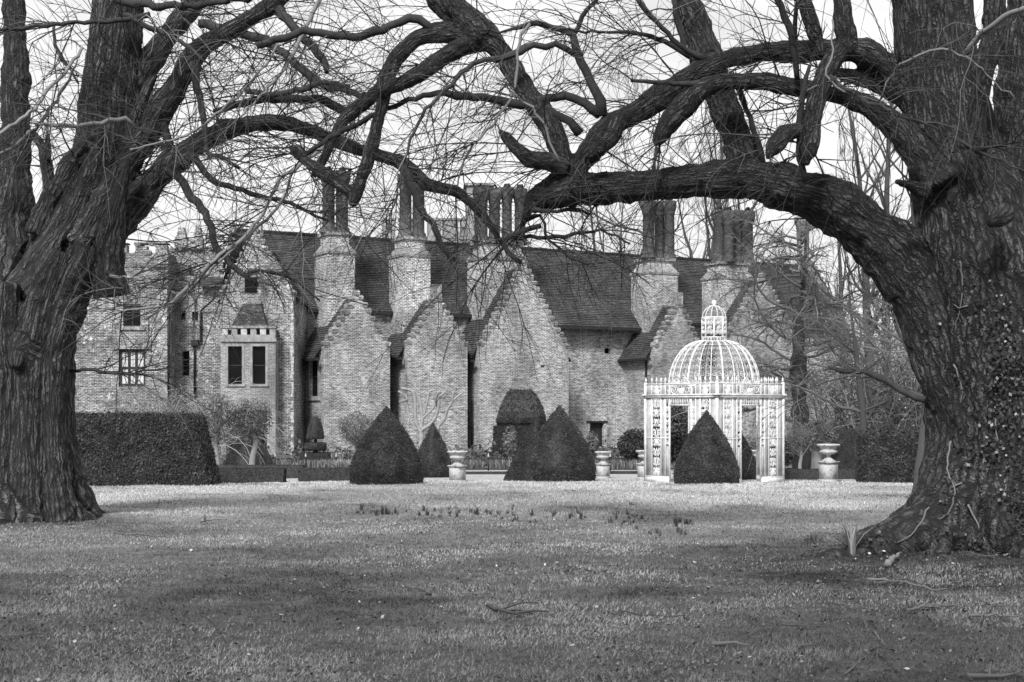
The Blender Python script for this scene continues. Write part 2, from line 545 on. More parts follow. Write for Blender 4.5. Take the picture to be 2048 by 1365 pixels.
def tile_slope(mb, e0, e1, r1, r0, course=0.17, seg=1.3, seed=0):
    """tiled slope from eave e0-e1 up to ridge r0-r1: every course laps the one below"""
    rr = random.Random(seed)
    e0, e1, r0, r1 = map(Vector, (e0, e1, r0, r1))
    nrm = (e1 - e0).cross(r0 - e0).normalized()
    n = max(2, int((r0 - e0).length / course))
    m = max(2, int(max((e1 - e0).length, (r1 - r0).length) / seg))
    sag = [rr.uniform(-0.03, 0.03) for _ in range(m + 1)]
    for i in range(n):
        ta, tb = i / n, min(1.0, (i + 1.12) / n)
        lo, hi = [], []
        for j in range(m + 1):
            s_ = j / m
            a = e0.lerp(e1, s_).lerp(r0.lerp(r1, s_), ta)
            b = e0.lerp(e1, s_).lerp(r0.lerp(r1, s_), tb)
            sg = nrm * (sag[j] * math.sin(math.pi * (i + 0.5) / n))
            lo.append(a + nrm * (0.045 + rr.uniform(-0.018, 0.018)) + sg)
            hi.append(b + sg)
        for j in range(m):
            mb.quad(lo[j], lo[j + 1], hi[j + 1], hi[j])
            mb.quad(lo[j] - nrm * 0.05, lo[j + 1] - nrm * 0.05, lo[j + 1], lo[j])

def wall_open(mb, p0, p1, z0, z1, openings, depth=0.28):
    """wall from p0 to p1 (left to right seen from outside, house-local xy) with rectangular openings (a0,a1,b0,b1)"""
    p0 = Vector((p0[0], p0[1], 0)); p1 = Vector((p1[0], p1[1], 0))
    d = (p1 - p0).normalized(); L = (p1 - p0).length
    inn = Vector((-d.y, d.x, 0))
    A = sorted({0.0, L, *[o[0] for o in openings], *[o[1] for o in openings]})
    B = sorted({z0, z1, *[o[2] for o in openings], *[o[3] for o in openings]})
    P = lambda a, b, q=0.0: p0 + d * a + inn * q + Vector((0, 0, b))
    for i in range(len(A) - 1):
        for j in range(len(B) - 1):
            ca, cb = (A[i] + A[i + 1]) / 2, (B[j] + B[j + 1]) / 2
            if any(o[0] < ca < o[1] and o[2] < cb < o[3] for o in openings): continue
            mb.quad(P(A[i], B[j]), P(A[i + 1], B[j]), P(A[i + 1], B[j + 1]), P(A[i], B[j + 1]))
    for a0, a1, b0, b1 in openings:
        mb.quad(P(a0, b0), P(a0, b0, depth), P(a0, b1, depth), P(a0, b1))
        mb.quad(P(a1, b0, depth), P(a1, b0), P(a1, b1), P(a1, b1, depth))
        mb.quad(P(a0, b1), P(a0, b1, depth), P(a1, b1, depth), P(a1, b1))
        mb.quad(P(a0, b0, depth), P(a0, b0), P(a1, b0), P(a1, b0, depth))
    return P

def box_on(mb, P, a0, a1, b0, b1, q0, q1):
    bot = [P(a0, b0, q0), P(a1, b0, q0), P(a1, b0, q1), P(a0, b0, q1)]
    top = [P(a0, b1, q0), P(a1, b1, q0), P(a1, b1, q1), P(a0, b1, q1)]
    mb.prism(bot, top)

def window(P, a0, a1, b0, b1, nx_, ny_, q, fmat=WOOD_D, pane=GLASS, bar=0.06, surround=None, leading=False):
    m = MB()
    box_on(m, P, a0, a1, b0, b0 + bar, q, q + 0.09); box_on(m, P, a0, a1, b1 - bar, b1, q, q + 0.09)
    box_on(m, P, a0, a0 + bar, b0 + bar, b1 - bar, q, q + 0.09); box_on(m, P, a1 - bar, a1, b0 + bar, b1 - bar, q, q + 0.09)
    iw, ih = (a1 - a0 - 2 * bar), (b1 - b0 - 2 * bar)
    for i in range(1, nx_):
        x = a0 + bar + iw * i / nx_
        box_on(m, P, x - bar * .5, x + bar * .5, b0 + bar, b1 - bar, q + 0.002, q + 0.085)
    for j in range(1, ny_):
        z = b0 + bar + ih * j / ny_
        box_on(m, P, a0 + bar, a1 - bar, z - bar * .45, z + bar * .45, q + 0.004, q + 0.08)
    f = hobj("window", m, fmat)
    for i in range(nx_):
        for j in range(ny_):
            g = MB()
            xa, xb = a0 + bar + iw * i / nx_, a0 + bar + iw * (i + 1) / nx_
            za, zb = b0 + bar + ih * j / ny_, b0 + bar + ih * (j + 1) / ny_
            box_on(g, P, xa, xb, za, zb, q + 0.04, q + 0.05)
            hobj("pane", g, pane, f)
            if leading:
                g = MB()
                xm, zm = (xa + xb) / 2, za + (zb - za) * 0.52
                box_on(g, P, xm - 0.012, xm + 0.012, za, zb, q + 0.03, q + 0.038)
                box_on(g, P, xa, xb, zm - 0.012, zm + 0.012, q + 0.028, q + 0.036)
                hobj("glazing_bar", g, WOOD_D, f)
    if surround:
        s_ = MB()
        e = surround
        box_on(s_, P, a0 - e, a0 - .002, b0, b1, -0.03, 0.2); box_on(s_, P, a1 + .002, a1 + e, b0, b1, -0.03, 0.2)
        box_on(s_, P, a0 - e, a1 + e, b1 + .002, b1 + e, -0.032, 0.2); box_on(s_, P, a0 - e * 1.3, a1 + e * 1.3, b0 - e * 0.9, b0 - .002, -0.10, 0.2)
        hobj("window_surround", s_, STONE, f)
    return f

# crow-step block shared by all gables: a short brick corbel with a lumpy top
def step_mesh(seed):
    rr = random.Random(seed)
    m = MB()
    j = lambda s_=0.03: rr.uniform(-s_, s_)
    def ring(w, d, z): return [(-w + j(), -d + j(), z + j(.02)), (w + j(), -d + j(), z + j(.02)), (w + j(), d + j(), z + j(.02)), (-w + j(), d + j(), z + j(.02))]
    a, b, c = ring(0.13, 0.25, -0.15), ring(0.17, 0.28, 0.03), ring(0.11, 0.22, 0.16)
    m.prism(a, b); m.prism(b, c)
    return m.mesh("step", BR_STEP)
STEPS = [step_mesh(s_) for s_ in range(5)]

def add_steps(parent, p_lo, p_hi, gap, rz, rise=0.06):
    p_lo, p_hi = Vector(p_lo), Vector(p_hi)
    n = max(3, int((p_hi - p_lo).length / gap))
    for i in range(n + 1):
        p = p_lo.lerp(p_hi, i / n)
        o = obj("step", R.choice(STEPS), parent, (p.x, p.y, p.z + rise + R.uniform(-.04, .04)), rz + R.uniform(-.06, .06))
        s_ = R.uniform(0.85, 1.15)
        o.scale = (s_, 1, R.uniform(0.8, 1.15))

def gutter(parent, a, b, h=0.16, dpt=0.14):
    m = MB()
    a, b = Vector(a), Vector(b)
    d = (b - a).normalized()
    s_ = Vector((d.y, -d.x, 0)) * dpt
    z = Vector((0, 0, h))
    m.prism([a + s_, b + s_, b, a], [a + s_ + z, b + s_ + z, b + z, a + z])
    return hobj("gutter", m, LEAD, parent)

def pipe(pts_, r=0.06, parent=None):
    A = Acc()
    A.tube([tuple(p) for p in pts_], r, 8)
    k = 0
    for p, q in zip(pts_[:-1], pts_[1:]):
        p, q = Vector(p), Vector(q)
        n = int((q - p).length / 1.8)
        for i in range(1, n + 1):
            c = p.lerp(q, i / (n + 1))
            A.tube([c - Vector((0, 0, .06)), c + Vector((0, 0, .06))], r * 1.5, 8)
    return obj("downpipe", A.mesh("downpipe", IRON), parent or house)

ZB = -1.0
# --- long range: wall, roof, ridge tiles
u_start = hp(520, 0, 0)[0]
u_end = hp(1692, 0, 0)[0]
z_eave = hp(600, 617, -0.35)[1]
V_R = 4.6
z_ridge = hp(530, 465, V_R)[1]
P2 = lambda u, v: hl(u, v, 0)[:2]
m = MB()
door_u0, door_zt = hp(1180, 846, 0); door_u1 = hp(1208, 846, 0)[0]
sq0, sqt = hp(1209, 697, 0); sq1, sqb = hp(1221, 708, 0)
hw0, hwt = hp(1138, 851, 0); hw1, hwb = hp(1149, 872, 0)
U0 = u_start
ops = [(door_u0 - U0, door_u1 - U0, ZB - HL.z, door_zt - HL.z), (sq0 - U0, sq1 - U0, sqb - HL.z, sqt - HL.z)]
Pm = wall_open(m, P2(U0, 0), P2(u_end, 0), ZB - HL.z, z_eave - HL.z + 0.3, ops, 0.5)
hobj("wall", m, BR_MAIN)
m = MB(); box_on(m, Pm, ops[0][0] + .06, ops[0][1] - .06, ops[0][2], ops[0][3] - .06, 0.3, 0.36); dr = hobj("door", m, WOOD_D)
m = MB(); box_on(m, Pm, ops[0][0], ops[0][0] + .06, ops[0][2], ops[0][3], 0.25, 0.4); box_on(m, Pm, ops[0][1] - .06, ops[0][1], ops[0][2], ops[0][3], 0.25, 0.4); box_on(m, Pm, ops[0][0] + .06, ops[0][1] - .06, ops[0][3] - .06, ops[0][3], 0.25, 0.4)
hobj("door_frame", m, LEAD, dr)
m = MB(); box_on(m, Pm, ops[0][0] - .3, ops[0][1] + .3, ops[0][3] + .002, ops[0][3] + .12, -.06, .1); hobj("lintel", m, LEAD, dr)
m = MB(); box_on(m, Pm, ops[1][0], ops[1][1], ops[1][2], ops[1][3], 0.3, 0.36); hobj("wall_hatch", m, GLASS)
m = MB()
tile_slope(m, hl(u_start, -0.35, z_eave), hl(u_end - .25, -0.35, z_eave), hl(u_end - .25, V_R, z_ridge), hl(u_start, V_R, z_ridge), seed=1)
m.quad(hl(u_end, 2 * V_R + .3, z_eave), hl(u_start, 2 * V_R + .3, z_eave), hl(u_start, V_R, z_ridge), hl(u_end, V_R, z_ridge))
main_roof = hobj("roof", m, TILE)
# flared lower piece of roof over the wall between the third and fourth bays
f0, f1 = hp(1100, 0, 0)[0], hp(1309, 0, -1.0)[0]
fz = hp(1200, 654, -0.95)[1]
tt_ = (1.0 + 0.35) / (V_R + 0.35)
m = MB()
tile_slope(m, hl(f0, -0.95, fz), hl(f1, -0.95, fz), hl(f1, 1.0, z_eave + (z_ridge - z_eave) * tt_ + .09), hl(f0, 1.0, z_eave + (z_ridge - z_eave) * tt_ + .09), seed=2)
fl = hobj("roof", m, TILE)
gutter(fl, hl(f0, -0.9, fz - .2), hl(f1, -0.9, fz - .2), 0.2, 0.2)
gutter(main_roof, hl(u_start, -0.28, z_eave - .2), hl(hp(955, 0, -.3)[0], -0.28, z_eave - .2), 0.2, 0.16)
gutter(main_roof, hl(f1 + .5, -0.28, z_eave - .2), hl(u_end - .5, -0.28, z_eave - .2), 0.2, 0.16)
RIDGE_ME = None
A = Acc(); A.lathe([(0.13, 0), (0.15, 0.02), (0.15, 0.42), (0.13, 0.44)], 8); rme = A.mesh("ridge_tile", TILE)
n = int((u_end - u_start) / 0.46)
for i in range(n):
    p = hl(u_start + i * 0.46, V_R, z_ridge + R.uniform(-.015, .015))
    o = obj("ridge_tile", rme, main_roof, p)
    o.rotation_euler = (0, math.radians(90), ANG)

# --- gabled bays standing forward of the long range
def bay(pxl, pxr, peak, pyk, v0=-3.8, vb=0.0, mat=BR_PALE, knee=None, gap=0.42, seed=0, cap=False, side_open=None):
    ul, zk = hp(pxl, pyk, v0); ur = hp(pxr, pyk, v0)[0]
    up, zp = hp(peak[0], peak[1], v0)
    up = (ul + ur) / 2 * 0.6 + up * 0.4
    TH = 0.42
    m = MB()
    m.poly([hl(ul, v0, ZB), hl(ur, v0, ZB), hl(ur, v0, zk), hl(up, v0, zp), hl(ul, v0, zk)])
    m.poly([hl(ul, v0 + TH, zk), hl(up, v0 + TH, zp), hl(ur, v0 + TH, zk)])
    m.quad(hl(ul, v0, zk), hl(up, v0, zp), hl(up, v0 + TH, zp), hl(ul, v0 + TH, zk))
    m.quad(hl(up, v0, zp), hl(ur, v0, zk), hl(ur, v0 + TH, zk), hl(up, v0 + TH, zp))
    m.quad(hl(ur, v0, ZB), hl(ur, vb + .1, ZB), hl(ur, vb + .1, zk - .2), hl(ur, v0, zk))
    if side_open:
        a0, zt = None, None
    wb = hobj("gable_wall", m, mat)
    m = MB()
    sz = zk - 0.35
    P = wall_open(m, P2(ul, vb + .1), P2(ul, v0), ZB - HL.z, sz - HL.z, side_open or [], 0.3)
    m.poly([hl(ul, v0 + TH, sz), hl(ul, v0, sz), hl(ul, v0, zk), hl(ul, v0 + TH, zk)])
    hobj("side_wall", m, mat, wb)
    # roof behind the parapet
    k = (zp - zk) / max(0.1, (up - ul)); kr = (zp - zk) / max(0.1, (ur - up))
    dz = 0.22
    ov = 0.45
    m = MB()
    va, vbk = v0 + TH - .02, vb + .6
    tile_slope(m, hl(ul - ov, vbk, zk - dz - k * ov), hl(ul - ov, va, zk - dz - k * ov), hl(up, va, zp - dz), hl(up, vbk, zp - dz), seed=seed + 5)
    tile_slope(m, hl(ur + ov, va, zk - dz - kr * ov), hl(ur + ov, vbk, zk - dz - kr * ov), hl(up, vbk, zp - dz), hl(up, va, zp - dz), seed=seed + 6)
    rf = hobj("roof", m, TILE)
    gutter(rf, hl(ul - ov + .1, vb, zk - dz - k * ov - .14), hl(ul - ov + .1, v0 - .02, zk - dz - k * ov - .14), .16, .2)
    # crow-steps up both rakes
    va = v0 + TH / 2 - 0.03
    add_steps(wb, hl(ul + .12, va, zk), hl(up, va, zp), gap, ANG)
    add_steps(wb, hl(ur - .12, va, zk), hl(up + (ur - up) * .1, va, zp - (zp - zk) * .1), gap, ANG)
    if cap:
        m = MB()
        c = hl(up, va, zp)
        b = [(c[0] + x * HD[0] + y * HM[0], c[1] + x * HD[1] + y * HM[1], c[2] - .2) for x, y in ((-.28, -.28), (.28, -.28), (.28, .28), (-.28, .28))]
        m.prism(b, [(x, y, z + .85) for x, y, z in b])
        hobj("apex_block", m, BR_STEP, wb)
    return dict(ul=ul, ur=ur, up=up, zk=zk, zp=zp, P=P, wall=wb, v0=v0, k=k, sz=sz)

# slit window in the left flank of the first bay
v0 = -3.8
ul1 = hp(648, 0, v0)[0]
def flank_a(px):        # distance along the flank (from its back end) seen at photo column px
    lo, hi = -4.2, 0.4
    for _ in range(40):
        md = (lo + hi) / 2
        x = HO[0] + ul1 * HD[0] + md * HM[0]; y = HO[1] + ul1 * HD[1] + md * HM[1]
        if CX + F * x / y > px: lo = md
        else: hi = md
    return 0.1 - lo
yf = HO[1] + ul1 * HD[1] - 2.5 * HM[1]
zs0, zs1 = EYE + (HY - 793) / F * yf, EYE + (HY - 714) / F * yf
so = [(flank_a(619), flank_a(636), zs0 - HL.z, zs1 - HL.z)]
b1 = bay(648, 780, (716, 588), 688, side_open=so, seed=10)
window(b1['P'], so[0][0], so[0][1], so[0][2], so[0][3], 1, 2, 0.2, surround=0.28)
b2 = bay(815, 935, (871, 590), 686, seed=20, cap=True)
b3 = bay(960, 1137, (1044, 528), 690, seed=30)
b4 = bay(1310, 1403, (1359, 604), 690, seed=40, cap=True)
b5 = bay(1440, 1606, (1530, 552), 690, seed=50)
# narrow window beside the door, hidden mostly by the clipped cone
m = MB()
p0 = hl(hw0, 0, 0)
PB = lambda a, b, q=0.0: Vector(hl(hw0 + a, q, b))
window(PB, 0, 0.45, hwb, hwt, 1, 1, -0.05)
# walled-up bricks and putlog hole on the third bay
m = MB()
u_, z_ = hp(1085, 733, v0)
m.prism([hl(u_ - .14, v0 - .003, z_ - .08), hl(u_ + .14, v0 - .003, z_ - .08), hl(u_ + .14, v0 + .05, z_ - .08), hl(u_ - .14, v0 + .05, z_ - .08)],
        [hl(u_ - .14, v0 - .003, z_ + .08), hl(u_ + .14, v0 - .003, z_ + .08), hl(u_ + .14, v0 + .05, z_ + .08), hl(u_ - .14, v0 + .05, z_ + .08)])
hobj("wall_vent", m, LEAD)

# --- chimney stacks
def flue_mesh(h, r, cap=1.4, seed=0):
    A = Acc()
    A.lathe([(r * 1.5, 0), (r * 1.5, .12), (r * 1.25, .2), (r * 1.3, .3), (r * 1.02, .45), (r, .6), (r * .98, h - 1.0), (r * 1.12, h - .95), (r * 1.08, h - .8),
             (r * 1.2, h - .72), (r * cap, h - .45), (r * cap, h - .12), (r * cap * .94, h - .02), (r * .7, h), (r * .62, h - .25), (0.01, h - .3)], 8, rot=math.pi / 8)
    me = A.mesh("flue", BR_FLUE)
    uv = me.uv_layers.new(name="UVMap")
    V = me.vertices
    for p in me.polygons:
        a = math.atan2(p.center.y, p.center.x)
        for li in p.loop_indices:
            c = V[me.loops[li].vertex_index].co
            uv.data[li].uv = (round(a * 4 / math.pi) * 0.3 + (c.x * -math.sin(a) + c.y * math.cos(a)), c.z)
    return me

COWL = None
def cowl_mesh():
    A = Acc()
    for s_ in (-1, 1):
        V = np.array([[s_ * .22, -.2, 0], [s_ * .22, .2, 0], [s_ * .02, .2, .3], [s_ * .02, -.2, .3], [s_ * .17, -.2, 0], [s_ * .17, .2, 0], [-s_ * .02, .2, .3], [-s_ * .02, -.2, .3]])
        A.add(V, [[0, 1, 2, 3], [4, 7, 6, 5], [0, 3, 7, 4], [1, 5, 6, 2]])
    return A.mesh("cowl", TILE)
cowl_me = cowl_mesh()

def stack(pxl, pxr, ysh, yneck, flues, ytop, v0=-1.9, vb=0.25, mat=BR_STACK, zlow=4.0, frow=-0.9, fr=0.36):
    ul, zs = hp(pxl, ysh, v0); ur = hp(pxr, ysh, v0)[0]
    zn = hp((pxl + pxr) / 2, yneck, frow)[1]
    def ring(e, z, ee=None):
        return [hl(ul - e, v0 - e, z), hl(ur + e, v0 - e, z), hl(ur + e, vb + e, z), hl(ul - e, vb + e, z)]
    m = MB()
    m.prism(ring(0, zlow), ring(0, zs - .05))
    m.prism(ring(-.28, zs + .5), ring(-.28, zn - .18))
    st_ = hobj("chimney_stack", m, mat)
    m = MB()
    m.prism(ring(.06, zs - .048), ring(.07, zs + .1)); m.prism(ring(.05, zs + .102), ring(-.26, zs + .56))
    m.prism(ring(-.14, zn - .178), ring(-.12, zn))
    hobj("shoulder", m, BR_STEP, st_)
    for i, f_ in enumerate(flues):
        px, r_, vv = f_ if len(f_) == 3 else (f_[0], f_[1], frow)
        u, zt = hp(px, ytop + (i % 2) * 1.5, vv)
        o = obj("flue", flue_mesh(zt - zn + .02, r_, seed=i), st_, hl(u, vv, zn - .02), ANG)
        c = obj("cowl", cowl_me, st_, hl(u, vv, zt - .02), ANG + R.uniform(-1, 1))
    return st_

stack(655, 710, 505, 468, [(657, .38), (684, .38)], 342)
stack(806, 861, 511, 478, [(811, .38), (837, .38)], 348)
stack(965, 1054, 517, 487, [(962, .40), (989, .37), (1014, .33), (1040, .37)], 376)
stack(1297, 1356, 546, 520, [(1297, .41, -1.3), (1319, .37, -.3), (1339, .36, -1.0)], 402)
stack(1440, 1507, 556, 528, [(1438, .42, -.9), (1457, .38, -1.5), (1475, .38, -.4), (1495, .42, -1.1)], 421)

# --- stepped end gable of the long range with its own chimney
m = MB()
prof = []
nst = 12
for i in range(nst + 1):
    f_ = i / nst
    v = -0.1 + (V_R - .6) * f_
    z = z_eave + .35 + (z_ridge + .4 - z_eave - .35) * f_
    prof.append((v, z)); prof.append((v + (V_R - .6) / nst, z))
prof = [(-0.1, ZB)] + prof
poly = prof + [(2 * V_R - v, z) for v, z in reversed(prof)]
a_ = [hl(u_end - .28, v, z) for v, z in poly]; b_ = [hl(u_end + .3, v, z) for v, z in poly]
m.poly(list(reversed(a_))); m.poly(b_)
for i in range(len(poly)):
    j = (i + 1) % len(poly)
    m.quad(a_[i], a_[j], b_[j], b_[i])
eg = hobj("end_gable", m, BR_OLD)
u6, z6 = hp(1606, 434, V_R)
fm6 = flue_mesh(z6 - z_ridge + .3, .52); fm6.materials[0] = BR_OLD
o = obj("flue", fm6, eg, hl(u6, V_R, z_ridge - .3), ANG)

# --- battlemented tower rising behind the roofs
TY = 116.0
def tbox(name, pxl, pxr, pyt, z0, mat, Yf=TY, d=3.0, parent=None, skew=0.0):
    a = at(pxl, pyt, Yf); b = at(pxr, pyt, Yf)
    m = MB()
    bot = [wl_(a.x, Yf, z0), wl_(b.x, Yf + skew, z0), wl_(b.x - .2, Yf + d, z0), wl_(a.x - .2, Yf + d, z0)]
    m.prism(bot, [(x, y, a.z - HL.z) for x, y, _ in bot])
    return hobj(name, m, mat, parent)
tower = tbox("tower", 768, 946, 474, 0, RENDER, d=6.0)
for a, b in ((768, 791), (801, 817), (827, 846), (858, 883), (889, 917), (924, 945)):
    z0 = at(0, 474, TY).z
    mr = tbox("merlon", a, b, 441, z0 + .003, RENDER, TY - .02, 0.5, tower)
    tbox("merlon_cap", a - 2, b + 2, 436, at(0, 441, TY).z + .003, BR_OLD, TY - .1, 0.7, tower)
turret = tbox("turret", 934, 976, 372, 0, RENDER, TY - 1.5, 2.0)
tbox("turret_cap", 929, 990, 366, at(0, 372, TY - 1.5).z + .003, BR_OLD, TY - 1.7, 2.4, turret)

# --- left wing: two battlemented bays, crow-stepped gable and canted bay window
YW = 84.0
def xs(px, Y=YW): return xat(px, Y) - HL.x
def zl(py, Y=YW): return EYE + (HY - py) / F * Y - HL.z
ZL = ZB - HL.z
# wall with the white-blind window
x0 = xs(-90)
m = MB()
opA = [(xs(237) - x0, xs(291) - x0, zl(773), zl(699)), (xs(246) - x0, xs(281) - x0, zl(653), zl(609))]
PA = wall_open(m, (x0, YW - HL.y), (xs(336), YW - HL.y), ZL, zl(506), opA, 0.3)
m.quad((xs(336), YW - HL.y, ZL), (xs(336), YW + 3 - HL.y, ZL), (xs(336), YW + 3 - HL.y, zl(506)), (xs(336), YW - HL.y, zl(506)))
m.quad((x0, YW - HL.y, zl(506)), (xs(336), YW - HL.y, zl(506)), (xs(336), YW + 3 - HL.y, zl(506)), (x0, YW + 3 - HL.y, zl(506)))
wa = hobj("wing_wall", m, BR_OLD)
window(PA, *opA[0], 3, 2, 0.18, pane=CURTAIN, bar=0.16, leading=True)
window(PA, *opA[1], 2, 2, 0.2, bar=0.07)
m = MB(); box_on(m, PA, opA[0][0] - .25, opA[0][1] + .3, opA[0][3] + .003, opA[0][3] + .16, -.1, .12); hobj("hood_mould", m, BR_OLD, wa)
m = MB(); box_on(m, PA, opA[1][0] - .2, opA[1][1] + .3, opA[1][2] - .22, opA[1][2] - .003, -.1, .12); hobj("sill", m, BR_STEP, wa)
for i, (a, b) in enumerate(((190, 213), (229, 254), (271, 294), (311, 334), (150, 172), (110, 132))):
    m = MB()
    box_on(m, PA, xs(a) - x0, xs(b) - x0, zl(506) + .003, zl(491 + R.uniform(-2, 2)), -.02, .5)
    mr = hobj("merlon", m, BR_OLD, wa)
    m = MB()
    box_on(m, PA, xs(a - 2) - x0, xs(b + 2) - x0, zl(489), zl(486 + R.uniform(-1, 1)), -.08, .56)
    hobj("merlon_cap", m, BR_FLUE, wa)
m = MB(); box_on(m, PA, 0.1, xs(336) - x0 - .05, zl(534), zl(528), -.07, .1); hobj("string_course", m, BR_STEP, wa)
for k in range(26):                                         # ragged bricks along the broken parapet
    px = R.uniform(150, 334)
    o = obj("loose_brick", R.choice(STEPS), wa, (xs(px), YW - HL.y + R.uniform(.05, .3), zl(R.choice((504, 506, 508, 489, 530)) + R.uniform(-3, 2))), R.uniform(-.4, .4))
    o.scale = (R.uniform(.6, 1.3), .8, R.uniform(.5, 1.2))
# broken patches of old render
for (a, b, c, d_) in ((285, 320, 532, 570), (222, 246, 512, 536)):
    m = MB()
    pts_ = []
    for k in range(14):
        an = k / 14 * 2 * math.pi
        rr_ = R.uniform(.65, 1.05)
        pts_.append((xs((a + b) / 2 + math.cos(an) * (b - a) / 2 * rr_), YW - HL.y - .025, zl((c + d_) / 2 - math.sin(an) * (d_ - c) / 2 * rr_)))
    m.prism([(x, y + .03, z) for x, y, z in pts_], pts_)
    hobj("render_patch", m, RENDER, wa)
# recessed bay with pinnacles
YR = 86.0
x1 = xs(330, YR)
m = MB()
opB = [(xs(364, YR) - x1, xs(379, YR) - x1, zl(752, YR), zl(702, YR)), (xs(359, YR) - x1, xs(371, YR) - x1, zl(640, YR), zl(622, YR)), (xs(384, YR) - x1, xs(396, YR) - x1, zl(642, YR), zl(624, YR))]
PR = wall_open(m, (x1, YR - HL.y), (xs(446, YR), YR - HL.y), ZL, zl(498, YR), opB, 0.4)
m.quad((x1, YR - HL.y, zl(498, YR)), (xs(446, YR), YR - HL.y, zl(498, YR)), (xs(446, YR), YR + 2 - HL.y, zl(498, YR)), (x1, YR + 2 - HL.y, zl(498, YR)))
wr = hobj("wing_wall", m, BR_OLD)
for o_ in opB: window(PR, *o_, 1, 2 if o_ is opB[0] else 1, 0.25)
m = MB(); box_on(m, PR, xs(350, YR) - x1, xs(392, YR) - x1, zl(498, YR) + .003, zl(478, YR), -.15, 1.2); wr2 = hobj("parapet", m, BR_OLD, wr)
for k in range(22):
    px = R.uniform(336, 444)
    o = obj("loose_brick", R.choice(STEPS), wr, (xs(px, YR), YR - HL.y + R.uniform(-.1, .3), zl(R.choice((497, 499, 478, 540)) + R.uniform(-4, 2), YR)), R.uniform(-.4, .4))
    o.scale = (R.uniform(.6, 1.3), .8, R.uniform(.6, 1.4))
for px, yt, yb_, wd in ((364, 456, 478, 11), (397, 456, 482, 10), (466, 449, 480, 9), (519, 448, 465, 7)):
    m = MB()
    c = (px, YR - .3)
    def rg(wpx, py): return [(xs(px - wpx, YR), YR - .3 - HL.y, zl(py, YR)), (xs(px + wpx, YR), YR - .3 - HL.y, zl(py, YR)), (xs(px + wpx, YR), YR + .3 - HL.y, zl(py, YR)), (xs(px - wpx, YR), YR + .3 - HL.y, zl(py, YR))]
    m.prism(rg(wd, yb_ + 18), rg(wd, yb_ - 4)); m.prism(rg(wd * .8, yb_ - 4.1), rg(wd * .45, yt))
    hobj("pinnacle", m, BR_OLD, wr)
m = MB()
tile_slope(m, (xs(400, YR), YR - .7 - HL.y, zl(576, YR)), (xs(446, YR), YR - .7 - HL.y, zl(576, YR)), (xs(446, YR), YR + 1.2 - HL.y, zl(520, YR)), (xs(400, YR), YR + 1.2 - HL.y, zl(520, YR)), seed=77)
hobj("roof", m, TILE, wr)
# crow-stepped gable
xg0, xg1, xgp = xs(440), xs(588), xs(512)
ze, zp = zl(588), zl(464)
m = MB()
PG = wall_open(m, (xg0, YW - HL.y), (xg1, YW - HL.y), ZL, ze, [], 0.3)
y_ = YW - HL.y
wx0, wx1, wt = xs(489), xs(515), zl(555)
wb_ = ze + .02
fx = lambda z: (xg0 + (xgp - xg0) * (z - ze) / (zp - ze), xg1 + (xgp - xg1) * (z - ze) / (zp - ze))
l_, r_ = fx(wt)
m.poly([(xg0, y_, ze), (wx0, y_, ze), (wx0, y_, wt), (l_, y_, wt)])
m.poly([(wx1, y_, ze), (xg1, y_, ze), (r_, y_, wt), (wx1, y_, wt)])
m.poly([(l_, y_, wt), (wx0, y_, wt), (wx1, y_, wt), (r_, y_, wt), (xgp, y_, zp)])
dp = .35
for (a, b) in (((wx0, ze), (wx0, wt)), ((wx0, wt), (wx1, wt)), ((wx1, wt), (wx1, ze)), ((wx1, ze), (wx0, ze))):
    m.quad((a[0], y_, a[1]), (b[0], y_, b[1]), (b[0], y_ + dp, b[1]), (a[0], y_ + dp, a[1]))
m.quad((xg0, y_, ze), (xgp, y_, zp), (xgp, y_ + .45, zp), (xg0, y_ + .45, ze)); m.quad((xgp, y_, zp), (xg1, y_, ze), (xg1, y_ + .45, ze), (xgp, y_ + .45, zp))
m.quad((xg1, y_, ZL), (xg1 + .3, y_ + 6, ZL), (xg1 + .3, y_ + 6, ze - .1), (xg1, y_, ze))
m.quad((xg0, y_ + 6, ZL), (xg0, y_, ZL), (xg0, y_, ze), (xg0, y_ + 6, ze))
wg = hobj("gable_wall", m, BR_OLD)
add_steps(wg, (xg1 - .1, y_ + .2, ze), (xgp, y_ + .2, zp), 0.36, 0)
add_steps(wg, (xg0 + .1, y_ + .2, ze), (xgp - .1, y_ + .2, zp - .1), 0.36, 0)
PGW = lambda a, b, q=0.0: Vector((wx0 + a, y_ + q, b))
window(PGW, 0, wx1 - wx0, ze, wt, 1, 1, 0.2, bar=0.07)
m = MB()
tile_slope(m, (xg1 + .3, y_ + .45, ze - .5), (xg1 + .3, y_ + 9, ze - .5), (xgp, y_ + 9, zp - .5), (xgp, y_ + .45, zp - .5), seed=60)
m.quad((xg0 - .3, y_ + 9, ze - .5), (xg0 - .3, y_ + .45, ze - .5), (xgp, y_ + .45, zp - .5), (xgp, y_ + 9, zp - .5))
hobj("roof", m, TILE)
m = MB()
nq = 44
for i in range(nq):                                       # worn pale quoins at the gable's corner
    za = ZL + i * (ze - ZL) / nq
    e, e2 = R.uniform(.13, .24), R.uniform(.0, .10)
    if R.random() < .2: continue
    hq = (ze - ZL) / nq * .9
    m.prism([(xg1 - e, y_ - .02, za), (xg1 - e2, y_ - .02, za), (xg1 - e2, y_ + .25, za), (xg1 - e, y_ + .25, za)],
            [(xg1 - e, y_ - .02, za + hq), (xg1 - e2, y_ - .02, za + hq), (xg1 - e2, y_ + .25, za + hq), (xg1 - e, y_ + .25, za + hq)])
q_ = hobj("quoins", m, STONE_P, wg); q_["kind"] = "stuff"
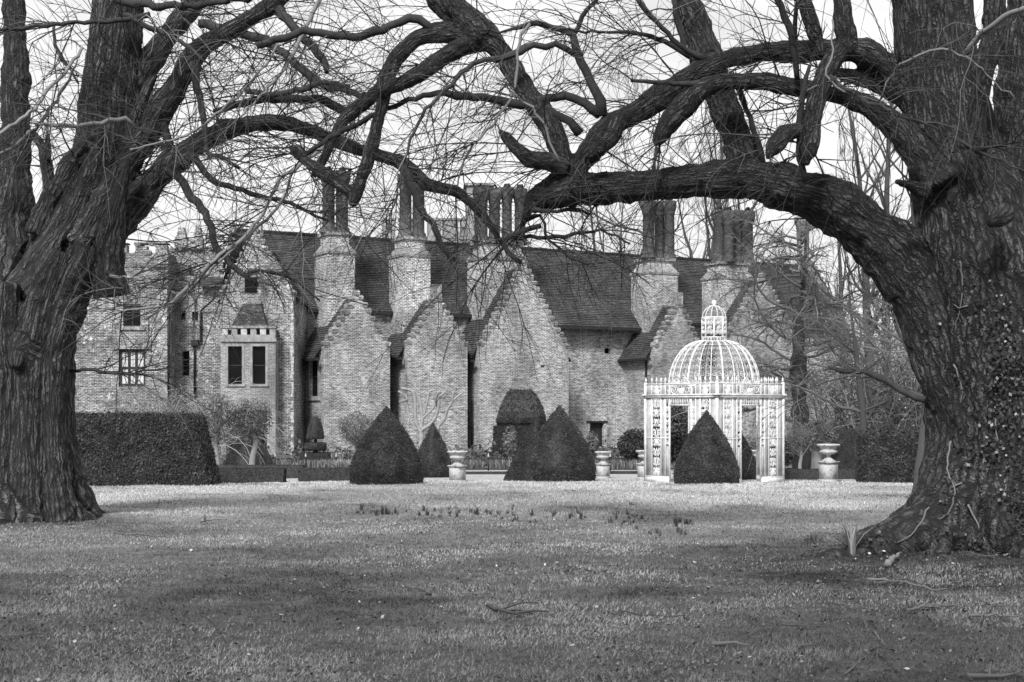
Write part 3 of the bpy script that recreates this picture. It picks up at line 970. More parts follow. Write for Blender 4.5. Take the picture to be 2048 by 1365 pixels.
# bay window in front of the gable
YB = 82.9
xb0, xb1 = xs(443, YB), xs(551, YB)
ob = [(xs(456, YB) - xb0, xs(484, YB) - xb0, zl(769, YB), zl(693, YB)), (xs(505, YB) - xb0, xs(531, YB) - xb0, zl(769, YB), zl(693, YB)), (xs(452, YB) - xb0, xs(534, YB) - xb0, ZL, zl(820, YB))]
m = MB()
PY = wall_open(m, (xb0, YB - HL.y), (xb1, YB - HL.y), ZL, zl(682, YB), ob, 0.3)
m.quad((xb0, YW - HL.y, ZL), (xb0, YB - HL.y, ZL), (xb0, YB - HL.y, zl(682, YB)), (xb0, YW - HL.y, zl(682, YB)))
m.quad((xb1, YB - HL.y, ZL), (xb1, YW - HL.y, ZL), (xb1, YW - HL.y, zl(682, YB)), (xb1, YB - HL.y, zl(682, YB)))
m.quad((xb0, YB - HL.y, zl(660, YB)), (xb1, YB - HL.y, zl(660, YB)), (xb1, YW - HL.y, zl(660, YB)), (xb0, YW - HL.y, zl(660, YB)))
wbay = hobj("bay_window", m, BR_BAY)
for o_ in ob[:2]: window(PY, *o_, 1, 2, 0.2, bar=0.06, surround=0.14)
window(PY, *ob[2], 3, 1, 0.22, bar=0.1)
m = MB(); box_on(m, PY, -.06, xb1 - xb0 + .06, zl(684, YB), zl(678, YB), -.12, .2); hobj("string_course", m, STONE, wbay)
m = MB(); box_on(m, PY, 0, xb1 - xb0, zl(678, YB) + .003, zl(670, YB), -.03, .3); hobj("parapet", m, STONE, wbay)
for k in range(6):
    a = 0.02 + k * (xb1 - xb0 - .36) / 5
    m = MB(); box_on(m, PY, a, a + .34, zl(670, YB) + .003, zl(657, YB), -.03, .3)
    mr = hobj("merlon", m, STONE_P if k % 2 == 0 else STONE, wbay)
m = MB(); box_on(m, PY, -.05, xb1 - xb0 + .05, zl(657, YB) + .003, zl(652, YB), -.1, .4); hobj("coping", m, BR_STEP, wbay)
m = MB()
rb = [(xs(461, YB), YB + .2 - HL.y, zl(652, YB)), (xs(533, YB), YB + .2 - HL.y, zl(652, YB)), (xs(533, YB), YW - .003 - HL.y, zl(652, YB)), (xs(461, YB), YW - .003 - HL.y, zl(652, YB))]
rt = [(xs(481, YB), YB + .75 - HL.y, zl(606, YB)), (xs(516, YB), YB + .75 - HL.y, zl(606, YB)), (xs(516, YB), YW - .003 - HL.y, zl(606, YB)), (xs(481, YB), YW - .003 - HL.y, zl(606, YB))]
m.prism(rb, rt)
hr = hobj("hipped_roof", m, TILE, wbay)
m = MB(); box_on(m, PY, xs(479, YB) - xb0, xs(518, YB) - xb0, zl(606, YB) + .003, zl(601, YB), .7, 1.09); hobj("coping", m, BR_STEP, wbay)

# --- rainwater pipes
pipe([wp(337, 580, YW - .1), wp(337, 800, YW - .1)], .07)
pipe([wp(431, 585, YR - .8), wp(426, 600, YR - .8), wp(402, 622, YR - .15), wp(401, 684, YR - .15), wp(389, 692, YR - .15), wp(389, 790, YR - .15)], .06)
m = MB(); PH = lambda a, b, q=0.0: Vector((xs(384, YR) + a, YR - .3 - HL.y + q, b)); box_on(m, PH, 0, .42, zl(692, YR), zl(680, YR), 0, .3); hobj("rainwater_head", m, LEAD)
c = hl(ul1 - .3, -0.25, 0)
pipe([hl(ul1 - .28, -1.5, b1['sz'] - .2), hl(ul1 - .12, -0.6, b1['sz'] - .9), hl(ul1 - .12, -0.6, ZB)], .07)
pipe([hl(b3['ul'] - .3, -2.2, b3['sz'] - .3), hl(b3['ul'] - .12, -1.2, b3['sz'] - 1.2), hl(b3['ul'] - .12, -1.2, ZB)], .09)
pipe([hl(b3['ul'] - .15, -3.0, b3['sz'] - 3.2), hl(b3['ul'] - .15, -3.0, ZB)], .06)
pipe([hl(b4['ul'] - .3, -2.9, b4['sz'] - .3), hl(b4['ul'] - .12, -2.9, b4['sz'] - .7), hl(b4['ul'] - .12, -2.9, ZB)], .07)
# pale stone jamb of an opening beside the fourth bay
m = MB()
ja, jz1 = hp(1281, 806, -.06); jb, jz0 = hp(1290, 872, -.06)
m.prism([hl(ja, -.06, jz0), hl(jb, -.06, jz0), hl(jb, .1, jz0), hl(ja, .1, jz0)], [hl(ja, -.06, jz1), hl(jb, -.06, jz1), hl(jb, .1, jz1), hl(ja, .1, jz1)])
hobj("window_jamb", m, STONE_P)

# ------------------------------------------------------------------ clipped yews, hedges
def sample(V, Q, T, n, g):
    tri = []
    if Q is not None and len(Q):
        Q = np.asarray(Q); tri += [Q[:, [0, 1, 2]], Q[:, [0, 2, 3]]]
    if T is not None and len(T): tri.append(np.asarray(T))
    tri = np.concatenate(tri)
    a, b, c = V[tri[:, 0]], V[tri[:, 1]], V[tri[:, 2]]
    cr = np.cross(b - a, c - a)
    ar = np.linalg.norm(cr, axis=1)
    k = g.choice(len(tri), n, p=ar / ar.sum())
    r1, r2 = np.sqrt(g.random(n))[:, None], g.random(n)[:, None]
    P = a[k] * (1 - r1) + b[k] * r1 * (1 - r2) + c[k] * r1 * r2
    return P, cr[k] / (ar[k][:, None] + 1e-12)

def leaves(acc, P, N, size, tint, g, aspect=0.5, spread=1.0):
    """one leaf-sized quad per point, lying roughly along the surface with a random tilt"""
    n = len(P)
    N = N + g.normal(0, spread, (n, 3)) * 0.6
    N /= np.linalg.norm(N, axis=1, keepdims=True) + 1e-9
    A = np.cross(N, g.normal(0, 1, (n, 3)))
    A /= np.linalg.norm(A, axis=1, keepdims=True) + 1e-9
    B = np.cross(N, A)
    s_ = (size * g.uniform(0.6, 1.4, n))[:, None] if np.isscalar(size) else np.asarray(size)[:, None]
    V = np.stack([P - A * s_, P + B * s_ * aspect, P + A * s_, P - B * s_ * aspect], 1).reshape(-1, 3)
    acc.add(V, np.arange(4 * n).reshape(-1, 4), tint=np.repeat(tint, 4))

def leafy_mesh(name, base, n, size, mat, seed=0, dark=0.15, lo=0.1, hi=1.0, lump=0.04, lscale=4.0, push=0.0):
    g = np.random.default_rng(seed)
    V = np.concatenate(base.V)
    Q = np.concatenate(base.Q) if base.Q else None
    T = np.concatenate(base.T) if base.T else None
    c = V.mean(0)
    d = (fbm(V * lscale + seed, 3, seed) - 0.5) * 2 * lump
    dirn = V - c; dirn /= np.linalg.norm(dirn, axis=1, keepdims=True) + 1e-9
    V = V + dirn * d[:, None]
    out = Acc()
    out.add(V, Q, T, tint=dark)
    P, N = sample(V, Q, T, n, g)
    if push: P = P + N * g.exponential(push, n)[:, None]
    cl_ = fbm(P * 5.5 + 3.1 * seed, 3, seed + 9)
    tint = np.clip(lo + (hi - lo) * np.clip((cl_ - 0.28) * 1.6, 0, 1) * g.uniform(0.3, 1.0, n) + (g.random(n) < 0.004) * 0.9, 0, 1.6)
    leaves(out, P, N, size, tint, g)
    return out.mesh(name, mat)

def cone_profile(r, h, full=0.16):
    return [(0.001, 0.0), (r * .96, 0.0), (r * .985, h * .06), (r, h * full), (r * .955, h * .26), (r * .86, h * .38), (r * .73, h * .51), (r * .575, h * .64), (r * .375, h * .77), (r * .185, h * .89), (r * .07, h * .96), (0.008, h)]

def cone_topiary(px, pyb, half, pyt, label, Y=None, n=9000, seed=0, mat=YEW, straight=False, hi=1.25):
    Y = Y or depth_of(pyb) + half / F * depth_of(pyb)
    x = xat(px, Y)
    z0 = gz(x, Y) - 0.02
    h = at(px, pyt, Y).z - z0
    r = half / F * Y
    b = Acc()
    pr = np.array(cone_profile(r, h))
    if straight: pr = np.array([(0.001, 0), (r * .98, 0)] + [(r * (1 - t_) ** .93, h * t_) for t_ in (.04, .1, .2, .3, .4, .5, .6, .7, .8, .9, .96)] + [(.008, h)])
    tt = np.linspace(0, 1, 40)
    arc = np.concatenate([[0], np.cumsum(np.linalg.norm(np.diff(pr, axis=0), axis=1))]); arc /= arc[-1]
    pr = np.stack([np.interp(tt, arc, pr[:, 0]), np.interp(tt, arc, pr[:, 1])], 1)
    b.lathe(pr, 56)
    o = obj("cone_topiary", leafy_mesh("cone_topiary", b, int(n * 1.7), 0.021, mat, seed, lump=0.010, push=0.009, lscale=3.0, lo=.02, hi=hi, dark=.03), None, (x, Y, z0))
    return tag(o, label, "topiary", "clipped yew cones on the lawn")

cone_topiary(773, 970, 73, 812, "broad dark yew cone standing alone between the low box hedge and the stone urn", seed=1, n=13000)
cone_topiary(866, 956, 37, 846, "small dark yew cone under the pollarded tree beside a stone urn", seed=2, n=6000)
cone_topiary(1072, 962, 66, 837, "dark yew cone half hidden behind a taller cone", Y=35.6, seed=3, n=9000, straight=True, hi=.45)
cone_topiary(1119, 965, 72, 811, "tall dark yew cone in front of a second cone, nearest the little door", seed=4, n=13000)
cone_topiary(1413, 962, 64, 821, "pointed yew cone right in front of the white iron gazebo", Y=32.45, seed=5, n=12000)
cone_topiary(1462, 955, 52, 838, "yew cone seen through the opening of the white gazebo", Y=37.6, seed=6, n=7000)
cone_topiary(1775, 957, 62, 834, "paler yew cone peeping over the square hedge beside the ivy-clad tree", Y=36.5, seed=7, n=8000)
cone_topiary(497, 930, 50, 858, "dark yew cone behind the two small garden trees below the bay window", Y=47, seed=8, n=6000)

def hedge(name, bot, top, label, n, size=0.03, mat=YEW, seed=0, cat="hedge", group=None, step=0.14, lump=0.03, **kw):
    """clipped block between a bottom and a top outline (4 corners each, counter-clockwise from above)"""
    b = Acc()
    bot = [Vector(p) for p in bot]; top = [Vector(p) for p in top]
    o0 = sum(bot, Vector()) / 4
    def patch(p, q, r_, s_):
        nu = max(2, int((q - p).length / step)); nv = max(2, int((s_ - p).length / step))
        V = []
        for j in range(nv + 1):
            for i in range(nu + 1):
                V.append(tuple(p.lerp(q, i / nu).lerp(s_.lerp(r_, i / nu), j / nv) - o0))
        Q = [[j * (nu + 1) + i, j * (nu + 1) + i + 1, (j + 1) * (nu + 1) + i + 1, (j + 1) * (nu + 1) + i] for j in range(nv) for i in range(nu)]
        b.add(V, Q)
    for i in range(4):
        j = (i + 1) % 4
        patch(bot[i], bot[j], top[j], top[i])
    patch(top[0], top[1], top[2], top[3])
    o = obj(name, leafy_mesh(name, b, n, size, mat, seed, lump=lump, lscale=1.6, **kw), None, o0)
    return tag(o, label, cat, group) if label else o

def block(pxl, pxr, pyt, pyb, depth, label, n, Y=None, inset=(0, 0), **kw):
    Y = Y or depth_of(pyb)
    x0, x1 = xat(pxl, Y), xat(pxr, Y)
    zb = min(gz(x0, Y), gz(x1, Y)) - .05
    zt = at(0, pyt, Y).z
    return hedge(kw.pop('name', 'hedge'), [(x0, Y, zb), (x1, Y, zb), (x1, Y + depth, zb), (x0, Y + depth, zb)],
                 [(x0 + inset[0], Y + .04, zt), (x1 - inset[1], Y + .04, zt), (x1 - inset[1], Y + depth - .04, zt), (x0 + inset[0], Y + depth - .04, zt)], label, n, **kw)

block(-120, 417, 831, 971, 1.3, "long tall dark yew hedge running beside the thick-trunked tree", 46000, inset=(0, .36), name="clipped_hedge", seed=21, push=0.016, size=0.032, lump=.016, lo=0.1, hi=1.2, dark=.08)
block(1737, 1990, 867, 967, 1.2, "square dark hedge block behind the ivy-clad tree trunk", 20000, inset=(0.02, 0.05), name="clipped_hedge", seed=22, push=0.016, size=0.032, lump=.016, lo=.1, hi=1.2, dark=.08)
block(1676, 1728, 861, 944, 0.9, "dark upright yew hedge behind the stone urn near the leaning trunk", 8000, Y=42, name="clipped_hedge", seed=23)
block(1785, 2000, 858, 945, 0.9, "dark hedge behind the paler yew cone", 8000, Y=44, name="clipped_hedge", seed=24)
block(418, 566, 938, 966, 0.5, "low box hedge adjoining the tall dark hedge", 9000, name="box_hedge", mat=BOX, seed=25, size=0.022, lump=.02, lo=.0, hi=.6)
block(597, 716, 938, 964, 0.5, "low box hedge reaching behind the broad yew cone", 8000, name="box_hedge", mat=BOX, seed=26, size=0.022, lump=.02, lo=0, hi=.6)
block(380, 604, 932, 950, 0.6, "low box hedge at the feet of the two small garden trees", 8000, Y=38.5, name="box_hedge", mat=BOX, seed=27, size=0.022, lump=.02, lo=0, hi=.5)
block(1555, 1722, 940, 955, 0.5, "low box hedge behind the urn with the tall pedestal", 7000, Y=37.5, name="box_hedge", mat=BOX, seed=28, size=0.022, lump=.02, lo=0, hi=.5)
block(922, 1060, 945, 951, 0.4, "ankle-high clipped edging before the iron fence, beside the single small urn", 4000, Y=44, name="box_edging", mat=YEW, seed=29, size=0.022, lump=.02)
block(1196, 1296, 944, 951, 0.4, "ankle-high clipped edging before the iron fence, next to the gazebo", 4000, Y=44, name="box_edging", mat=YEW, seed=30, size=0.022, lump=.02)

# two-tier topiary against the third gable
def frustum(acc, c, r0, r1, z0, z1, rot, step=0.12, sides=4):
    ang = [rot + k * 2 * math.pi / sides for k in range(sides)]
    for k in range(sides):
        a, b_ = ang[k], ang[(k + 1) % sides]
        p = [Vector((c[0] + r * math.cos(t_), c[1] + r * math.sin(t_), z)) for r, t_, z in ((r0, a, z0), (r0, b_, z0), (r1, b_, z1), (r1, a, z1))]
        nu, nv = max(2, int((p[1] - p[0]).length / step)), max(2, int((p[3] - p[0]).length / step))
        V = [tuple(p[0].lerp(p[1], i / nu).lerp(p[3].lerp(p[2], i / nu), j / nv)) for j in range(nv + 1) for i in range(nu + 1)]
        acc.add(V, [[j * (nu + 1) + i, j * (nu + 1) + i + 1, (j + 1) * (nu + 1) + i + 1, (j + 1) * (nu + 1) + i] for j in range(nv) for i in range(nu)])
    for z, r in ((z0, r0), (z1, r1)):
        acc.add([(c[0] + r * math.cos(t_), c[1] + r * math.sin(t_), z) for t_ in ang], [[0, 1, 2, 3]] if sides == 4 else None, None if sides == 4 else [[0, i, i + 1] for i in range(1, sides - 1)])

YT = 63.0
s_ = YT / F
xT = xat(1043, YT); zT = gz(xT, YT)
tw = empty("tiered_topiary", (xT, YT, zT))
tag(tw, "massive two-tier yew topiary with a flat-topped pyramid against the brick gable", "topiary")
zz = lambda py: at(0, py, YT).z - zT
b = Acc(); frustum(b, (0, 0), 66 * s_ * 1.12, 60 * s_ * 1.12, -.1, zz(852), 0.62); obj("lower_tier", leafy_mesh("lower_tier", b, 10000, .04, YEW, 41, lump=.03, lo=0, hi=.4, dark=.02, push=.02), tw)
b = Acc(); b.lathe([(.3, zz(856)), (.3, zz(848))], 10); obj("stem", b.mesh("stem", WOOD_D), tw)
b = Acc()
tiers = [(.95, 851), (1.0, 846), (.985, 836), (.93, 825), (.84, 813), (.72, 800), (.58, 789), (.46, 781)]
for (ra, pa), (rb_, pb) in zip(tiers[:-1], tiers[1:]): frustum(b, (0, 0), 56 * s_ * ra * 1.1, 56 * s_ * rb_ * 1.1, zz(pa), zz(pb), 0.62)
obj("upper_tier", leafy_mesh("upper_tier", b, 15000, .04, YEW, 42, lump=.03, lo=.0, hi=.6, dark=.02, push=.02), tw)

YT = 55.0
s_ = YT / F
xT = xat(631, YT); zT = gz(xT, YT)
tw = empty("tiered_topiary", (xT, YT, zT))
tag(tw, "small tiered yew topiary with a bell on a disc beside the slit window", "topiary")
zz = lambda py: at(0, py, YT).z - zT
b = Acc(); frustum(b, (0, 0), 40 * s_, 38 * s_, -.1, zz(906), 0.8); obj("base_block", leafy_mesh("base_block", b, 4000, .03, YEW, 43, lump=.02), tw)
b = Acc(); b.lathe([(.12, zz(908)), (.07, zz(898)), (.06, zz(870))], 8); obj("stem", b.mesh("stem", WOOD_D), tw)
b = Acc(); b.lathe([(.05, zz(902)), (20 * s_, zz(901)), (22 * s_, zz(898)), (22 * s_, zz(888)), (20 * s_, zz(886)), (.05, zz(885))], 24); obj("disc", leafy_mesh("disc", b, 2500, .028, YEW, 44, lump=.02), tw)
b = Acc(); b.lathe([(.05, zz(878)), (17 * s_, zz(878)), (17.5 * s_, zz(874)), (15 * s_, zz(860)), (12 * s_, zz(846)), (9 * s_, zz(838)), (4 * s_, zz(835)), (.02, zz(834.5))], 24)
obj("bell", leafy_mesh("bell", b, 3000, .028, YEW, 45, lump=.02, lo=.2), tw)

# ------------------------------------------------------------------ stone urns on pedestals
UST = NT("urn_stone")
c_ = UST.n("TexCoord").outputs['Object']
n_a = UST.noise(c_, 7.0, 5.0, 0.7)
v_ = UST.mix(UST.rng(n_a, .52, .68, 0, 1), UST.rng(UST.noise(c_, 30.0, 3.0), .3, .7, .34, .58), 0.17)
UST.color(v_); UST.bump(n_a, .5, .02)
UST = UST.m

def make_urn():
    root = empty("stone_urn", (0, 0, 0))
    A = Acc()
    A.box((0, 0, .02), (.36, .36, .08)); A.box((0, 0, .235), (.315, .315, .35)); A.box((0, 0, .422), (.345, .345, .025)); A.box((0, 0, .446), (.385, .385, .035))
    pe = obj("pedestal", A.mesh("pedestal", UST), root)
    A = Acc(); A.lathe([(.001, .465), (.17, .465), (.165, .482), (.12, .50), (.07, .535), (.05, .57), (.065, .595), (.055, .61)], 28); obj("foot", A.mesh("foot", UST, True), root)
    # gadrooned bowl: lobes run round the lower half
    pr = [(.06, .608), (.14, .622), (.195, .655), (.205, .685), (.19, .70), (.18, .715), (.185, .735), (.205, .765), (.215, .79), (.265, .80), (.28, .815), (.275, .835), (.255, .845), (.225, .84), (.19, .80), (.15, .75), (.001, .73)]
    A = Acc(); A.lathe(pr, 72)
    V = A.V[0]
    ang = np.arctan2(V[:, 1], V[:, 0]); rr_ = np.hypot(V[:, 0], V[:, 1])
    lob = 1 + .045 * np.abs(np.sin(ang * 12)) * ((V[:, 2] > .615) & (V[:, 2] < .7))
    V[:, 0] *= lob; V[:, 1] *= lob
    obj("bowl", A.mesh("bowl", UST, True), root)
    return root

urn0 = make_urn()
for i, (px, pyb, w_, Y, rz, lab) in enumerate((
        (915, 965, 42, None, .95, "stone urn on a pedestal between the small yew cone and the pair of cones"),
        (1206, 957, 34, 39.0, .7, "stone urn on a pedestal beside the tall yew cone, near the small brick doorway"),
        (1290, 961, 38, 38.0, .7, "stone urn half hidden behind the pierced pier of the white gazebo"),
        (1657, 964, 47, None, .55, "stone urn on a tall stained pedestal standing clear of the gazebo and the square hedge"),
        (1503, 955, 36, 40.5, .8, "stone urn seen through the opening of the white gazebo"))):
    Y = Y or depth_of(pyb) + .2
    o = urn0 if i == 0 else copy_tree(urn0)
    x = xat(px, Y)
    o.location = (x, Y, gz(x, Y) - .01)
    k = w_ / F * Y / .56
    o.scale = (k, k, (pyb - (902 if i == 0 else 903 if i in (1, 2) else 888 if i == 3 else 905)) / F * Y / .845 if i < 4 else k)
    o.rotation_euler = (0, 0, rz)
    tag(o, lab, "urn", "stone urns along the lawn's edge")

# ------------------------------------------------------------------ white iron gazebo
YG, GZ0 = 35.0, -0.12
gzb = empty("white_gazebo", (xat(1428, YG), YG, GZ0), math.radians(39.4))
tag(gzb, "white wrought-iron gazebo with scrollwork piers, ribbed dome and little lantern on top", "gazebo")
HS = 1.184

def spiral(cx, cz, r, turns, a0, n=14, sgn=1):
    return [(cx + r * (1 - .8 * k / n) * math.cos(a0 + sgn * turns * 2 * math.pi * k / n), 0.0, cz + r * (1 - .8 * k / n) * math.sin(a0 + sgn * turns * 2 * math.pi * k / n)) for k in range(n + 1)]

def scroll_panel(name, w_, z0, z1, pitch, rad=.011, middle=True):
    """mirrored C- and S-scrolls, leaves and bars, w_ wide, in the plane y=0"""
    A = Acc()
    n = max(1, round((z1 - z0) / pitch)); p = (z1 - z0) / n
    for k in range(n):
        zc = z0 + (k + .5) * p
        for sx in (-1, 1):
            fl_ = 1 if k % 2 else -1
            A.tube(spiral(sx * w_ * .24, zc + fl_ * p * .16, w_ * .19, 1.35, math.pi / 2 * (1 if fl_ > 0 else -1), sgn=sx * fl_), rad, 4)
            A.tube(spiral(sx * w_ * .32, zc - fl_ * p * .24, w_ * .12, 1.2, -math.pi / 2 * fl_, 10, sgn=-sx * fl_), rad * .9, 4)
            A.tube([(sx * w_ * .08, 0, zc - p * .42), (sx * w_ * .2, 0, zc - p * .2), (sx * w_ * .12, 0, zc + p * .1), (sx * w_ * .3, 0, zc + p * .4)], rad * .9, 4)
        if middle:
            if k % 3 == 1:
                A.tube([(w_ * .1 * math.cos(t_), 0, zc + p * .42 * math.sin(t_)) for t_ in np.linspace(0, 2 * math.pi, 15)], rad, 4)
            elif k % 3 == 0:
                for sx in (-1, 0, 1): A.tube([(sx * w_ * .08, 0, zc - p * .4), (sx * w_ * .08, 0, zc + p * .4)], rad, 4)
            else:
                for sx in (-1, 1): A.tube([(0, 0, zc - p * .4), (sx * w_ * .09, 0, zc), (0, 0, zc + p * .4)], rad, 4)
    return A.mesh(name, WHITE)

def sheet(w_, z0, z1):
    A = Acc(); A.box((0, 0, (z0 + z1) / 2), (w_, .012, z1 - z0)); return A.mesh("panel", WHITE_P)

Z_OP, Z_B0, Z_B1, Z_F = 1.87, 2.06, 2.12, 2.41
PW, SW, QW, NW = .19, .30, .13, .13           # widths of the panels from the corner inward
me_scroll, me_strip = scroll_panel("scroll_panel", SW, .14, Z_B0 - .02, .24), scroll_panel("scroll_strip", NW, .9, Z_OP, .16, .008, False)
me_fscroll = scroll_panel("frieze_scroll", SW, Z_B1 + .02, Z_F - .02, .25)
me_p1, me_p2, me_p3 = sheet(PW, .12, Z_B0), sheet(QW, .12, Z_B0), sheet(NW, .12, .88)
me_f1, me_f2 = sheet(PW, Z_B1, Z_F - .01), sheet(QW, Z_B1, Z_F - .01)
def post_mesh(z0, z1, t_=.034):
    A = Acc(); A.box((0, 0, (z0 + z1) / 2), (t_, t_, z1 - z0)); return A.mesh("post", WHITE)
me_post, me_fpost = post_mesh(.0, Z_B0), post_mesh(Z_B1, Z_F)
A = Acc(); A.lathe([(.012, 0), (.012, .05), (.03, .07), (.026, .09), (.008, .15), (.001, .17)], 6); me_spike = A.mesh("spike", WHITE)
A = Acc(); A.box((0, 0, .05), (.80, .07, .13)); A.box((0, 0, .13), (.78, .05, .035)); me_base = A.mesh("plinth", WHITE)
A = Acc(); A.box((0, 0, 1.08), (.78, .03, .025)); me_rail = A.mesh("rail", WHITE)
A = Acc(); A.box((0, 0, 0), (.16, .02, .10)); me_cartouche = A.mesh("cartouche", WHITE)
PIER_W = PW + SW + QW + NW + .03
for f in range(4):
    fr = empty("side_frame", (0, 0, 0), f * math.pi / 2, gzb)
    y = -HS
    for sx in (-1, 1):
        a = sx * HS                                     # corner
        def place(nm, me, off, z=0.0, rz=0.0): return obj(nm, me, fr, (a - sx * off, y, z), rz)
        place("panel", me_p1, .02 + PW / 2); place("scroll_panel", me_scroll, .04 + PW + SW / 2); place("panel", me_p2, .05 + PW + SW + QW / 2)
        place("scroll_strip", me_strip, .07 + PW + SW + QW + NW / 2); place("panel", me_p3, .07 + PW + SW + QW + NW / 2)
        for off in (.03 + PW, .045 + PW + SW, .06 + PW + SW + QW, .075 + PW + SW + QW + NW): place("post", me_post, off)
        place("plinth", me_base, .42); place("rail", me_rail, .42)
        place("panel", me_f1, .02 + PW / 2); place("frieze_scroll", me_fscroll, .04 + PW + SW / 2); place("panel", me_f2, .05 + PW + SW + QW / 2)
        place("cartouche", me_cartouche, .04 + PW + SW / 2, Z_B1 + .08)
        for off in (.03 + PW, .045 + PW + SW, .06 + PW + SW + QW, .075 + PW + SW + QW + NW): place("post", me_fpost, off)
        for off in (.01, .03 + PW, .04 + PW + SW / 2, .045 + PW + SW, .06 + PW + SW + QW): place("spike", me_spike, off, Z_F)
    if f < 4:
        A = Acc(); A.box((0, 0, (Z_B0 + Z_B1) / 2), (2 * HS + .1, .1, Z_B1 - Z_B0)); A.box((0, 0, Z_B1 + .01), (2 * HS + .16, .14, .03)); A.box((0, 0, Z_F - .012), (2 * HS + .02, .04, .024))
        obj("beam", A.mesh("beam", WHITE), fr, (0, y, 0))
        wo_ = 2 * (HS - .085 - PW - SW - QW - NW)
        A = Acc(); A.box((0, 0, Z_OP + .012), (wo_ + .03, .035, .025))
        for k in range(9):
            A.tube([(-wo_ / 2 + wo_ * (k + .5) / 9, 0, Z_OP + .02), (-wo_ / 2 + wo_ * (k + .5) / 9, 0, Z_B0)], .014, 5)
        obj("baluster_lintel", A.mesh("baluster_lintel", WHITE), fr, (0, y, 0))
        A = Acc()
        for sx in (-1, 1):
            A.tube(spiral(sx * .22, Z_B1 + .14, .12, 1.6, 0, sgn=sx), .011, 4); A.tube(spiral(sx * .08, Z_B1 + .24, .09, 1.4, 1, sgn=-sx), .011, 4); A.tube(spiral(sx * .36, Z_B1 + .12, .08, 1.4, 2, sgn=sx), .011, 4)
            A.tube([(sx * .4, 0, Z_B1), (sx * .3, 0, Z_B1 + .3), (sx * .1, 0, Z_F + .2), (0, 0, Z_F + .12)], .012, 4); A.tube(spiral(sx * .1, Z_F + .06, .08, 1.4, 0, sgn=sx), .011, 4); A.tube(spiral(sx * .24, Z_F + .01, .07, 1.4, 2, sgn=sx), .011, 4)
        A.box((0, 0, Z_B1 + .1), (.22, .02, .13))
        obj("crest", A.mesh("crest", WHITE), fr, (0, y, 0))
    obj("corner_post", me_corner if f else (me_corner := post_mesh(0, Z_F + .03, .06)), fr, (HS, y, 0))
DR, DZ0, DZ1, LR = 1.12, 2.34, 3.46, .295
def dome_rib(r_):
    A = Acc()
    A.tube([(LR + (DR - LR) * math.cos(t_), 0, DZ0 + (DZ1 - DZ0) * math.sin(t_)) for t_ in np.linspace(0, math.pi / 2, 18)], r_, 5)
    return A
rib_a, rib_b = dome_rib(.024).mesh("dome_rib", WHITE), dome_rib(.013).mesh("dome_rib", WHITE)
A = Acc()
for t_ in np.linspace(.08, 1.12, 7):
    for sx in (-1, 1):
        r_ = LR + (DR - LR) * math.cos(t_); z_ = DZ0 + (DZ1 - DZ0) * math.sin(t_)
        dr_, dz_ = -(DR - LR) * math.sin(t_), (DZ1 - DZ0) * math.cos(t_)
        q = .105 * r_ / DR + .02
        pts_ = [(r_ + dr_ * p[2] / 1.1, p[0], z_ + dz_ * p[2] / 1.1) for p in spiral(sx * q * .62, 0, q * .55, 1.2, math.pi / 2 if sx > 0 else math.pi / 2, 9, sgn=sx)]
        A.tube(pts_, .0065, 3)
sw_me = A.mesh("dome_scrolls", WHITE)
for k in range(24):
    obj("dome_rib", rib_a if k % 3 == 0 else rib_b, gzb, (0, 0, 0), k * math.pi / 12 - math.radians(39.4) + math.radians(3))
    o = obj("dome_scrolls", sw_me, gzb, (0, 0, 0), (k + .5) * math.pi / 12 - math.radians(39.4) + math.radians(3)); o["kind"] = "stuff"
def ring(r_, z, t_, nm="ring"):
    A = Acc(); A.tube([(r_ * math.cos(a), r_ * math.sin(a), z) for a in np.linspace(0, 2 * math.pi, 41)], t_, 5, False); return obj(nm, A.mesh(nm, WHITE), gzb)
ring(DR, DZ0, .03); ring(DR, DZ0 + .06, .012)
lan = empty("lantern", (0, 0, 0), 0, gzb)
def lring(r_, z, t_):
    A = Acc(); A.tube([(r_ * math.cos(a), r_ * math.sin(a), z) for a in np.linspace(0, 2 * math.pi, 31)], t_, 5, False); obj("ring", A.mesh("ring", WHITE), lan)
for z, t_ in ((3.45, .018), (3.55, .014), (4.03, .018), (4.0, .01)): lring(LR, z, t_)
A = Acc(); A.tube([(LR, 0, 3.44), (LR, 0, 4.05)], .016, 5); lp = A.mesh("lantern_post", WHITE)
A = Acc(); A.tube([(LR, 0, 3.45), (LR, 0, 3.56)], .012, 4); lb = A.mesh("baluster", WHITE)
A = Acc(); A.tube([(LR * math.cos(t_), 0, 4.03 + .30 * math.sin(t_)) for t_ in np.linspace(0, math.pi / 2, 10)], .011, 4); lr_ = A.mesh("lantern_rib", WHITE)
A = Acc()
for sx in (-1, 1):
    for (cx_, cz_, r_) in ((.05, 3.9, .05), (.055, 3.68, .05), (.03, 3.79, .035)):
        A.tube([(LR, p[0], p[2]) for p in spiral(sx * cx_, cz_, r_, 1.4, 1.5, 10, sgn=sx)], .009, 4)
ls = A.mesh("lantern_scroll", WHITE)
for k in range(8): obj("lantern_post", lp, lan, (0, 0, 0), k * math.pi / 4)
for k in range(24): obj("baluster", lb, lan, (0, 0, 0), k * math.pi / 12)
for k in range(12): obj("lantern_rib", lr_, lan, (0, 0, 0), k * math.pi / 6)
for k in range(8): obj("lantern_scroll", ls, lan, (0, 0, 0), (k + .5) * math.pi / 4)
A = Acc(); A.lathe([(.001, 4.30), (.03, 4.31), (.02, 4.34), (.05, 4.37), (.062, 4.41), (.05, 4.45), (.001, 4.47)], 14); obj("ball_finial", A.mesh("ball_finial", WHITE, True), gzb)

